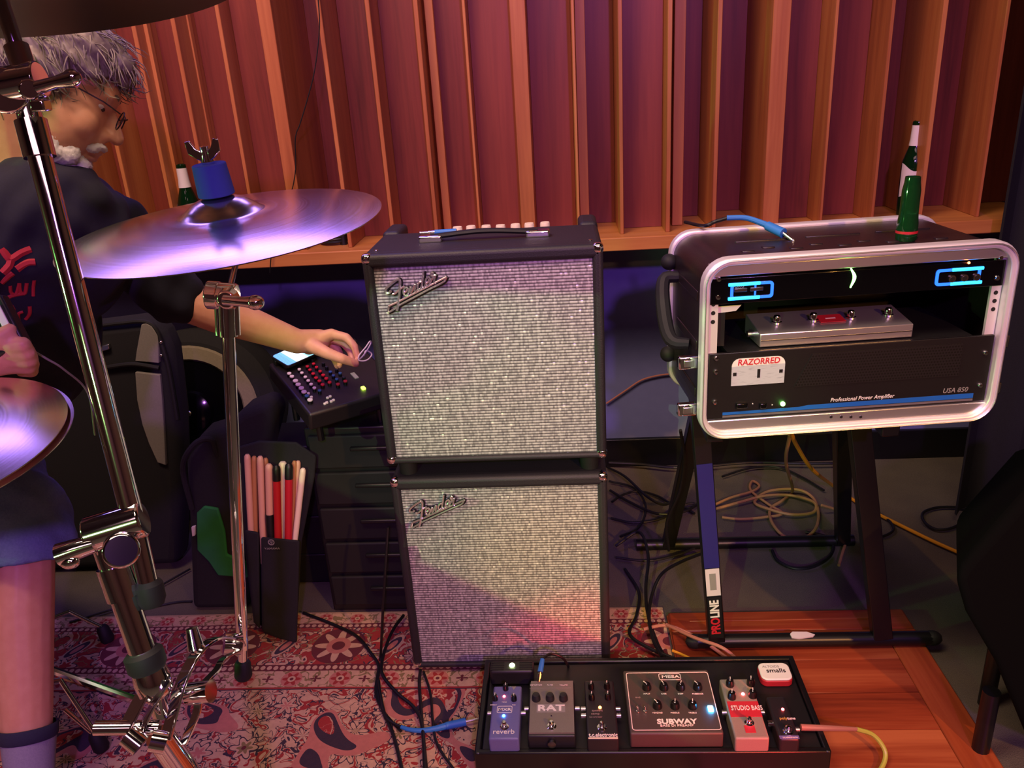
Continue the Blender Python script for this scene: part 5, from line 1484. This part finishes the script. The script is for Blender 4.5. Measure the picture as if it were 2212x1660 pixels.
# drawer tower that carries the mixer
dc = thing('drawer_tower', 'black plastic drawer tower under the mixer beside the bass stack', 'drawer unit', (-.362, .372, 0))
MB().bounds((-.122, -.13, .006), (.122, .17, .535)).build('frame', 'black_plastic', dc, bev=.004)
for i in range(5):
    z0 = .03+i*.1
    d = MB().bounds((-.112, -.142, z0), (.112, -.12, z0+.088)).build('drawer', 'black_rubber', dc, bev=.004)
    MB().bounds((-.01, -.152, z0+.05), (.10, -.140, z0+.060)).build('handle', 'black_plastic', d, bev=.003)
cr = thing('mixer_stand', 'black tilted shelf with short posts carrying the mixer on the drawer tower', 'stand', (0, 0, 0))
ctr = FLc+mu*MW/2+mv*MD/2-mn*.052
MB().box(ctr, (MW*.9, MD*.85, .008), mR).build('shelf', 'black_paint', cr, bev=.002)
for su in (.15, .8):
    for sv in (.15, .8):
        q = FLc+mu*MW*su+mv*MD*sv-mn*.056
        if q.z > .545: MB().cyl((q.x, q.y, .536), q, .008, n=10).build('post', 'black_paint', cr)
# blue-lit effects unit on the floor shelf left of the tower
ef = thing('rack_effects_unit', 'black rack unit with blue light on its edge painted as glow, behind the stick bag', 'effects unit', at(612, 985, Y=.36))
ew = .17
MB().bounds((-ew/2, 0, -.02), (ew/2, .16, .025)).build('housing', 'black_plastic', ef, bev=.003)
MB().bounds((-ew/2+.03, -.002, .0), (ew/2-.045, 0, .006)).build('lit_edge', 'blue_lit_edge', ef, smooth=False)  # blue light falling on the front edge, put in as glow
MB().bounds((ew/2-.040, -.002, -.004), (ew/2-.012, 0, .012)).build('lit_edge', 'blue_lit_edge', ef, smooth=False)
for sx in (-1, 1):
    MB().ball((sx*(ew/2-.006), -.002, .016), .004, 10, 6).build('screw', 'chrome', ef)
efz = ef.location.z
sk = thing('side_crate', 'black equipment crate under the blue-lit rack unit', 'crate', (ef.location.x, ef.location.y+.09, 0))
MB().bounds((-.085, -.08, .004), (.085, .08, efz-.022)).build('body', 'black_plastic', sk, bev=.006)
for i in range(3): MB().bounds((-.08, -.085, .08+i*.12), (.08, -.079, .10+i*.12)).build('rib', 'black_plastic', sk, bev=.002)

# stick bag with sticks
YB0, YB1 = .130, .205
def by(py): return YB0+(YB1-YB0)*(1390-py)/(1390-960)
def bp(px, py, dy=0.0): return at(px, py, Y=by(py)+dy)
sbg = thing('stick_bag', 'open black drumstick bag leaning upright on the rug full of sticks', 'stick bag', (0, 0, 0))
def slab(pxs, d0, d1):
    a = [bp(x, y, d0) for x, y in pxs]; b = [bp(x, y, d1) for x, y in pxs]; n_ = len(a)
    for q in a+b: q.z = max(q.z, .009)
    return MB().add(a+b, [tuple(range(n_)), tuple(range(2*n_-1, n_-1, -1))]+[(i, n_+i, n_+(i+1) % n_, (i+1) % n_) for i in range(n_)])
slab([(505, 968), (560, 952), (640, 955), (684, 985), (680, 1030), (652, 1170), (645, 1300), (640, 1392), (600, 1372), (548, 1345), (528, 1180)], .012, .030).build('back_panel', 'black_fabric', sbg, bev=.006, seg=3)
slab([(528, 1145), (560, 1150), (562, 1360), (548, 1345), (533, 1180)], -.022, .010).build('pocket', 'black_fabric', sbg, bev=.006, seg=3)
slab([(564, 1160), (648, 1168), (642, 1392), (605, 1382), (566, 1365)], -.030, .010).build('pocket', 'black_fabric', sbg, bev=.006, seg=3)
c = bp(586, 1172, -.033)
MB().ring(rrect(.016, .016, .0079, 5), rrect(.012, .012, .0059, 5), c, (1, 0, 0), (0, 0, 1), .001).build('maker_mark', 'grey_print', sbg, smooth=False)
for a_ in (0, PI/3, 2*PI/3): MB().box(c-Vector((0, .0005, 0)), (.0010, .0008, .012), Matrix.Rotation(a_, 3, 'Y')).build('maker_mark', 'grey_print', sbg, smooth=False)
text('lettering', 'YAMAHA', .0075, 'grey_print', sbg, bp(588, 1186, -.033), sx=1.2)
simple('stick_wood', '#d9a98a', .5); simple('stick_dark', '#b07a4a', .5); simple('stick_red', '#c2202e', .45)
def stick(x0, y0, x1, y1, r, mat, dy, label, tip=None, grp='drumsticks in the bag'):
    a = bp(x0, y0, dy); b = bp(x1, y1, dy)
    t = thing('drumstick', label, 'drumstick', b, 0, grp)
    d = a-b; L = d.length; u_ = d.normalized()
    sh_ = MB().lathe([(r*.9, -.10), (r, 0), (r, L-.012), (r*.9, L-.004), (r*.55, L), (.0001, L+.0005)], (0, 0, 0), u_, n=14).build('shaft', mat, t)
    if tip: MB().lathe([(r*1.06, L-.038), (r*1.06, L-.010), (r*.9, L-.003), (r*.5, L+.001), (.0001, L+.002)], (0, 0, 0), u_, n=14).build('grip_end', tip, t)
    return t, u_, L, r
WL_ = 'pale wooden drumstick standing in the left pocket of the bag'
stick(534, 982, 541, 1120, .0078, 'stick_wood', -.004, 'leftmost pale wooden drumstick in the bag')
stick(549, 986, 552, 1122, .0070, 'stick_dark', .004, 'brownish wooden drumstick, second from the left in the bag')
stick(562, 986, 567, 1135, .0078, 'stick_wood', -.008, 'tall pale wooden drumstick, third from the left in the bag')
stick(574, 990, 575, 1120, .0065, 'stick_dark', .006, 'thin brown drumstick behind the pale ones in the bag')
stick(581, 1003, 583, 1110, .0090, 'stick_wood', -.010, 'thick pale drumstick with black base beside the red pair')
t_, u_, L, r_ = stick(597, 1006, 601, 1168, .0090, 'stick_red', -.014, 'red drumstick with black end, left one of the red pair', 'black_plastic')
t_, u_, L, r_ = stick(624, 1002, 623, 1168, .0092, 'stick_red', -.014, 'red drumstick with black end, right one of the red pair', 'black_plastic')
stick(611, 998, 612, 1110, .0105, 'cream_knob', .004, 'cream felt-headed mallet between the two red drumsticks')
stick(636, 996, 632, 1130, .0060, 'stick_dark', .002, 'thin amber drumstick right of the red pair')
stick(644, 996, 638, 1130, .0068, 'stick_wood', .008, 'pale drumstick behind the rightmost one in the bag')
stick(655, 1012, 641, 1135, .0072, 'cream_knob', -.004, 'rightmost light drumstick leaning outwards in the bag')
cf = bp(582, 1112, -.012); ce = bp(586, 1165, -.012)
# dark grip of the thick stick
MB().cyl(ce, cf, .0096, .0096, 14).build('dark_sleeve', 'black_plastic', sbg)

# gig bag behind the stick bag, green light painted on its cloth
gb = thing('gig_bag', 'black gig bag with green light painted on its cloth, behind the chrome arm', 'bag', (0, 0, 0))
n = NT('green_lit_cloth'); f = n.noise(scale=12, detail=3); n.set(color=n.mix(f, lin('#12502c'), lin('#2a8a48')), rough=.9); M['green_lit_cloth'] = n.m
def flat(pxs, Y0, Y1, zmin=.004):
    a = [at(x, y, Y=Y0) for x, y in pxs]; b = [q+Vector((0, Y1-Y0, 0)) for q in a]
    for q in a+b: q.z = max(q.z, zmin)
    n_ = len(a)
    return MB().add(a+b, [tuple(range(n_)), tuple(range(2*n_-1, n_-1, -1))]+[(i, n_+i, n_+(i+1) % n_, (i+1) % n_) for i in range(n_)])
flat([(404, 1080), (398, 985), (430, 945), (480, 930), (520, 892), (572, 872), (596, 900), (575, 985), (540, 1060), (540, 1335), (520, 1340), (415, 1325)], .255, .36).build('body', 'black_fabric', gb, bev=.02, seg=4)
flat([(424, 1110), (440, 1095), (470, 1100), (485, 1150), (490, 1200), (530, 1215), (535, 1250), (470, 1245), (450, 1215), (425, 1190)], .246, .256).build('green_lit_patch', 'green_lit_cloth', gb, bev=.004)  # patch of green light on the black bag, done in colour
flat([(413, 1140), (421, 1138), (421, 1158), (415, 1160)], .244, .252).build('tag', 'paper_label', gb, bev=.001)
MB().tube([at(470, 985, Y=.26), at(455, 950, Y=.25), at(420, 960, Y=.24), at(395, 1010, Y=.24), at(415, 1100, Y=.25)], .007, 8, 6).build('strap', 'black_fabric', gb)

# suitcase with grey side
su = thing('suitcase', 'black soft suitcase with pale grey curved side stripe behind the stands', 'suitcase', (0, 0, 0))
grain('grey_panel', '#787570', '#8a8680', .9, 200)
def cpx(u, v): return 180+u*.2048, 660+v*.2048
flat([(60, 720), (180, 705), (300, 690), (335, 698), (352, 722), (368, 760), (385, 900), (392, 1090), (385, 1225), (60, 1240)], .44, .53).build('body', 'black_fabric', su, bev=.03, seg=4)
flat([cpx(*q) for q in ((610, 205), (660, 190), (720, 220), (785, 320), (798, 612), (545, 590), (560, 480))], .430, .442).build('side_stripe', 'grey_panel', su, bev=.002)
flat([cpx(*q) for q in ((545, 705), (805, 735), (830, 1000), (850, 1300), (872, 1690), (780, 1660), (690, 1460), (620, 1260), (565, 1000))], .430, .442).build('side_stripe', 'grey_panel', su, bev=.002)
flat([cpx(*q) for q in ((110, 455), (265, 412), (272, 465), (125, 510))], .428, .442).build('name_plate', 'dull_steel', su, bev=.002)
MB().tube([at(*cpx(190, 665), Y=.432), at(*cpx(400, 630), Y=.430), at(*cpx(560, 622), Y=.430), at(*cpx(800, 660), Y=.432)], .006, 8, 5).build('piping', 'black_rubber', su)
MB().tube([at(*cpx(80, 225), Y=.438), at(*cpx(400, 185), Y=.436), at(*cpx(640, 170), Y=.436), at(*cpx(760, 240), Y=.436), at(*cpx(830, 420), Y=.436), at(*cpx(905, 700), Y=.436), at(*cpx(990, 1200), Y=.436)], .006, 8, 6).build('piping', 'black_rubber', su)
for u, v in ((820, 390), (822, 528)):
    MB().ball(at(*cpx(u, v), Y=.432), .0045, 8, 6).build('rivet', 'chrome', su)

# round case with pale ring
rc = at(415, 890, Y=.70); 
ax_ = Vector((.10, -1, .22)).normalized()
rcase = thing('round_drum_case', 'round black drum case with pale olive ring lying against the crate', 'drum case', rc, R=frame(Vector((0, 0, 1)).cross(ax_), Vector((0, 0, 1))) )
RC = frame(Vector((1, .1, 0)), Vector((0, 0, 1)))
rcase.matrix_world = Matrix.Translation(rc) @ Vector((0, 0, 1)).rotation_difference(ax_).to_matrix().to_4x4()
Rr = .203
MB().lathe([(.0001, -.20), (Rr*1.15, -.20), (Rr*1.22, -.18), (Rr*1.22, -.03), (Rr*1.05, 0)], n=48).build('shell', 'black_fabric', rcase)
grain('olive_ring', '#6f6752', '#837a62', .8, 200)
MB().lathe([(Rr*.98, -.004), (Rr, .006), (Rr*.97, .012), (Rr*.80, .012), (Rr*.77, .004)], n=48, caps=False).build('ring', 'olive_ring', rcase)
MB().lathe([(Rr*.80, .002), (Rr*.5, -.012), (Rr*.34, -.006), (.0001, -.004)], n=48).build('head', 'black_gloss', rcase)
MB().lathe([(Rr*.34, -.005), (Rr*.30, .014), (Rr*.18, .024), (.0001, .026)], n=32).build('dome', 'black_gloss', rcase)
MB().ball((0.0, .0, .027), (.008, .008, .003), 10, 6).build('rivet', 'dull_steel', rcase)
fb = thing('black_crate', 'low black crate behind the stick bag carrying the round drum case', 'crate', (rc.x, rc.y+.11, 0))
MB().bounds((-.14, -.08, .004), (.16, .12, max(.1, rc.z-Rr*1.22-.045))).build('body', 'black_plastic', fb, bev=.008)
MB().bounds((-.13, -.086, max(.08, rc.z-Rr*1.22-.075)), (.15, -.079, max(.1, rc.z-Rr*1.22-.055))).build('rim', 'black_plastic', fb, bev=.003)

# black coil on the sill, wire down the wall
zc = ZS
ck = thing('cable_coil', 'small black coil of cable lying on the wooden sill between two fins', 'cable coil', (0, 0, 0))
cp = at(725, 520, Y=.80)
mb = MB(); pts = []
for i in range(90):
    t = i/90*2*PI*5; pts.append((cp.x+.042*math.cos(t), .80+.040*math.sin(t), ZS+.005+.0072*(i/18)))
mb.tube(pts, .0042, 8); mb.build('loops', 'black_cable', ck)
MB().cyl((cp.x+.030, .775, ZS), (cp.x+.030, .775, ZS+.05), .010, n=12).build('plug', 'black_plastic', ck)
wr = [at(686, -20, Y=.70), at(690, 60, Y=.70), at(680, 150, Y=.70), at(664, 215, Y=.70), at(648, 268, Y=.70), at(638, 300, Y=.70), at(637, 380, Y=.70), at(612, 480, Y=.69), at(588, 545, Y=.672), at(583, 590, Y=.674)]
cable('hanging_wire', 'thin black wire hanging down in front of the wooden fins', wr, .0016, 'black_cable', cat='wire', n=6)

# ------------------------------------------------------------------ cables on the floor
def fl(pts, r, z=None, dz=0):
    return [at(x, y, z=(.0085 if z is None else z)+r+dz) for x, y in pts]
C = cable
C('microphone_cable', 'black cable running from the stick bag over the rug to the amplifier foot', fl([(655, 1325), (720, 1350), (770, 1375), (800, 1410), (818, 1440), (815, 1480), (825, 1530), (850, 1590), (870, 1670)], .004), .004, 'black_cable')
C('power_cable', 'black cable hanging down beside the lower cabinet onto the rug', [at(838, 1140, Y=.02), at(832, 1240, Y=-.0), at(826, 1340, Y=.01)]+fl([(822, 1420), (815, 1460), (812, 1500), (830, 1540), (866, 1580)], .0032), .0032, 'black_cable')
C('speaker_cable', 'black cable curving from behind the lower cabinet across the rug', fl([(872, 1330), (850, 1360), (833, 1400), (824, 1440), (830, 1465), (860, 1500), (895, 1530), (912, 1570), (918, 1670)], .004, dz=.006), .004, 'black_cable')
C('signal_cable', 'black cable running under the lower cabinet straight down the rug', fl([(908, 1448), (906, 1480), (910, 1540), (915, 1600), (922, 1675)], .0038, dz=.003), .0038, 'black_cable')
C('signal_cable', 'thin black cable beside the straight one in front of the lower cabinet', fl([(915, 1452), (930, 1500), (935, 1560), (945, 1610), (985, 1670)], .003, dz=.002), .003, 'black_cable')
bj = thing('blue_jack_cable', 'blue-sleeved jack plug lying on the rug in front of the lower cabinet', 'jack plug', (0, 0, 0))
b = fl([(866, 1571), (885, 1577), (910, 1579), (940, 1575), (968, 1568)], .0055, dz=.004)
MB().tube(b, [.0040, .0045, .005, .006, .0075], 10, 6).build('sleeve', 'blue_tape', bj)
e0, e1, e2 = fl([(964, 1569), (1006, 1560), (1034, 1554)], .0075, dz=.004)
MB().cyl(e0, e1, .0080, .0084, 12).build('grip', 'blue_tape', bj)
MB().cyl(e1, e2, .0031, n=10).ball(e2, .0036, 8, 6).build('pin', 'silver_pin', bj)
MB().tube(fl([(866, 1571), (845, 1560), (832, 1545), (822, 1500), (818, 1470)], .003, dz=.008), .003, 8, 6).build('cord', 'black_cable', bj)
# tan coil under the rack stand
tan = [(1545, 1100), (1600, 1085), (1650, 1072), (1700, 1070), (1740, 1078), (1762, 1090), (1755, 1108), (1710, 1112), (1660, 1100), (1630, 1085), (1660, 1062), (1720, 1058), (1755, 1075), (1768, 1110), (1760, 1145), (1730, 1166), (1695, 1160), (1668, 1130), (1664, 1100), (1690, 1082), (1712, 1060), (1698, 990), (1708, 945)]
C('tan_cable', 'tan cable lying in loose loops on the carpet under the rack case', [at(x, y, z=.014+.004*(i % 3)) for i, (x, y) in enumerate(tan[:-2])]+[at(1698, 1000, Y=.35), at(1706, 940, Y=.20)], .0045, 'brown_cable', sm=8)
C('tan_cable_end', 'loose end of tan cable with bare tip hanging near the right leg of the stand', [at(x, y, z=.012+.03*(i == 0)) for i, (x, y) in enumerate([(1775, 1092), (1812, 1105), (1828, 1130), (1830, 1160), (1818, 1200), (1812, 1222)])], .0042, 'brown_cable', sm=6)
C('tan_cable_strand', 'second tan cable running left from the coil under the rack stand', [at(x, y, z=.013) for x, y in [(1545, 1090), (1580, 1075), (1625, 1062), (1640, 1050), (1625, 1040), (1622, 1060), (1660, 1090), (1690, 1110), (1650, 1118), (1600, 1122), (1560, 1118)]], .004, 'brown_cable', sm=6)
C('yellow_cable', 'yellow cable running from under the rack case across the carpet to the right', [at(1706, 930, Y=.15), at(1722, 965, Y=.30), at(1755, 1015, Y=.42)]+[at(x, y, z=.012) for x, y in [(1800, 1050), (1850, 1085), (1885, 1105), (1950, 1138), (2020, 1172), (2088, 1202), (2150, 1230)]], .0052, 'yellow_cable', sm=6)
C('black_cable_loop', 'black cable loop on the carpet between the legs of the rack stand', [at(x, y, z=.012) for x, y in [(1668, 1190), (1680, 1212), (1715, 1228), (1755, 1225), (1790, 1205), (1800, 1180), (1785, 1160), (1740, 1150)]], .0045, 'black_cable')
C('black_cable_loop', 'round black cable loop on the carpet at the right behind the stand', [at(x, y, z=.012) for x, y in [(2100, 1100), (2070, 1135), (2030, 1145), (2000, 1132), (1993, 1110), (2020, 1098), (2060, 1096), (2100, 1102), (2160, 1110)]], .0042, 'black_cable')
C('black_cable_loop', 'black cable curving beside the right leg of the rack stand', [at(x, y, z=.012) for x, y in [(1880, 1100), (1915, 1120), (1930, 1145), (1905, 1160), (1880, 1158)]], .0040, 'black_cable')
# tangle behind and to the right of the stack
rnd = random.Random(3)
lab = ['black cable looping out behind the upper right of the lower cabinet', 'black cable sagging between the stack and the left leg of the stand', 'dark cable lying along the wall foot to the left leg of the stand', 'black cable in a low arc right of the lower cabinet', 'dark cable crossing the carpet towards the pedalboard',
       'black cable dropping from the stand leg to the wooden panel', 'black cable in a wide bend near the wooden panel corner', 'dark brown cable bundle end beside the pedalboard back rim']
tang = [[(1312, 1010), (1350, 1030), (1400, 1075), (1440, 1090), (1470, 1060), (1480, 1010)],
        [(1318, 1060), (1360, 1085), (1420, 1110), (1480, 1105), (1520, 1080)],
        [(1315, 1000), (1380, 1003), (1450, 1010), (1520, 1008), (1620, 1000), (1750, 1002), (1840, 1000)],
        [(1320, 1120), (1370, 1130), (1430, 1120), (1470, 1095), (1500, 1110)],
        [(1330, 1180), (1380, 1150), (1400, 1200), (1395, 1270), (1400, 1330), (1420, 1390), (1440, 1425)],
        [(1520, 1195), (1470, 1215), (1430, 1240), (1410, 1280), (1402, 1330), (1410, 1380), (1430, 1420)],
        [(1350, 1230), (1380, 1280), (1375, 1330), (1360, 1370), (1400, 1400), (1460, 1425)],
        [(1390, 1360), (1440, 1352), (1500, 1375), (1540, 1400), (1580, 1430)]]
for i, p in enumerate(tang):
    lift = [0, .03, .05, .03, .02, .0, .01, .02]
    C('floor_cable', lab[i], [at(x, y, z=.012+.006*(i % 3)+(lift[k % 8] if i in (0, 4, 5) else 0)+(.018 if i in (5, 6, 7) and y > 1330 else 0)) for k, (x, y) in enumerate(p)], .0042 if i != 2 else .0048, 'black_cable' if i != 7 else 'copper_sleeve', sm=6)
extra = [[(1322, 1085), (1345, 1070), (1380, 1062), (1420, 1072), (1455, 1090), (1500, 1088)], [(1316, 1040), (1370, 1055), (1395, 1095), (1380, 1140), (1340, 1160)], [(1330, 1205), (1400, 1212), (1460, 1200), (1500, 1185)], [(1560, 1030), (1620, 1012), (1680, 1010), (1730, 1030), (1780, 1060)], [(1470, 930), (1478, 990), (1468, 1060), (1440, 1130), (1445, 1190)]]
el = ['thin black cable wandering right of the lower cabinet near the wall', 'black cable hooked beside the right edge of the lower cabinet', 'black cable lying along the back foot of the stand', 'black cable arching over the carpet behind the tan coil', 'black cable hanging from the rack case beside the left stand leg']
for i, p in enumerate(extra):
    pts = [at(x, y, z=.014) for x, y in p] if i < 4 else [at(x, y, Y=.12+.05*k) for k, (x, y) in enumerate(p)]
    C('floor_cable', el[i], pts, .0036, 'black_cable')
C('wall_cable', 'thin reddish cable on the blue wall between the stack and the rack case', [at(x, y, Y=1.03) for x, y in [(1310, 872), (1350, 845), (1385, 822), (1420, 812), (1450, 808)]], .003, 'copper_sleeve')
C('amber_cable', 'short amber cable end sticking up behind the pedalboard', [at(1452, 1406, z=.06), at(1480, 1418, z=.055), at(1520, 1437, z=.05)], .0032, 'yellow_cable')
C('purple_cable', 'dark cables arching behind the pedalboard over the stand foot', [at(1440, 1350, z=.04), at(1500, 1378, z=.07), at(1560, 1400, z=.08), at(1600, 1432, z=.05)], .004, 'copper_sleeve')
C('rug_cable', 'thin black cable lying over the rug edge behind the boom stand', fl([(150, 1345), (200, 1330), (260, 1310), (330, 1275), (410, 1230)], .003, z=.007), .003, 'black_cable')
C('rug_cable', 'black cable leading along the carpet behind the rug to the gig bag', fl([(290, 1322), (330, 1312), (380, 1302), (415, 1300)], .003, z=.001), .003, 'black_cable')
# ------------------------------------------------------------------ monitor at the right edge
wd = thing('floor_monitor', 'black floor monitor speaker looming at the right edge of the picture', 'speaker', (0, 0, 0))
wx = 1.02
n = NT('monitor_shaded_black'); n.set(color=(.0012, .0012, .0014), rough=.9, spec=.08); M['monitor_shaded_black'] = n.m  # base colour takes in the shadow lying on the cabinet
out = [(2062, 1250), (2075, 1225), (2100, 1195), (2212, 1070), (2420, 1000), (2440, 1700), (2212, 1590), (2150, 1440), (2085, 1330)]
A = [at(x, y, Z=1.42+.0*i) for i, (x, y) in enumerate(out)]
Bk = [q+Vector((.10, .22, -.02)) for q in A]
N_ = len(A)
mb = MB().add(A+Bk, [tuple(range(N_)), tuple(range(2*N_-1, N_-1, -1))]+[(i, N_+i, N_+(i+1) % N_, (i+1) % N_) for i in range(N_)])
mb.build('cabinet', 'monitor_shaded_black', wd, bev=.02, seg=4)
lo_ = min(q.z for q in A+Bk)
cxm = sum((q.x for q in A), 0)/N_; cym = sum((q.y for q in A), 0)/N_
for dx, dy in ((.02, .02), (.20, .02), (.10, .16)):
    q = Vector((cxm+dx-.02, cym+dy, 0))
    MB().cyl((q.x, q.y, .002), (q.x, q.y, lo_+.12), .016, n=12).build('stand_leg', 'black_paint', wd)
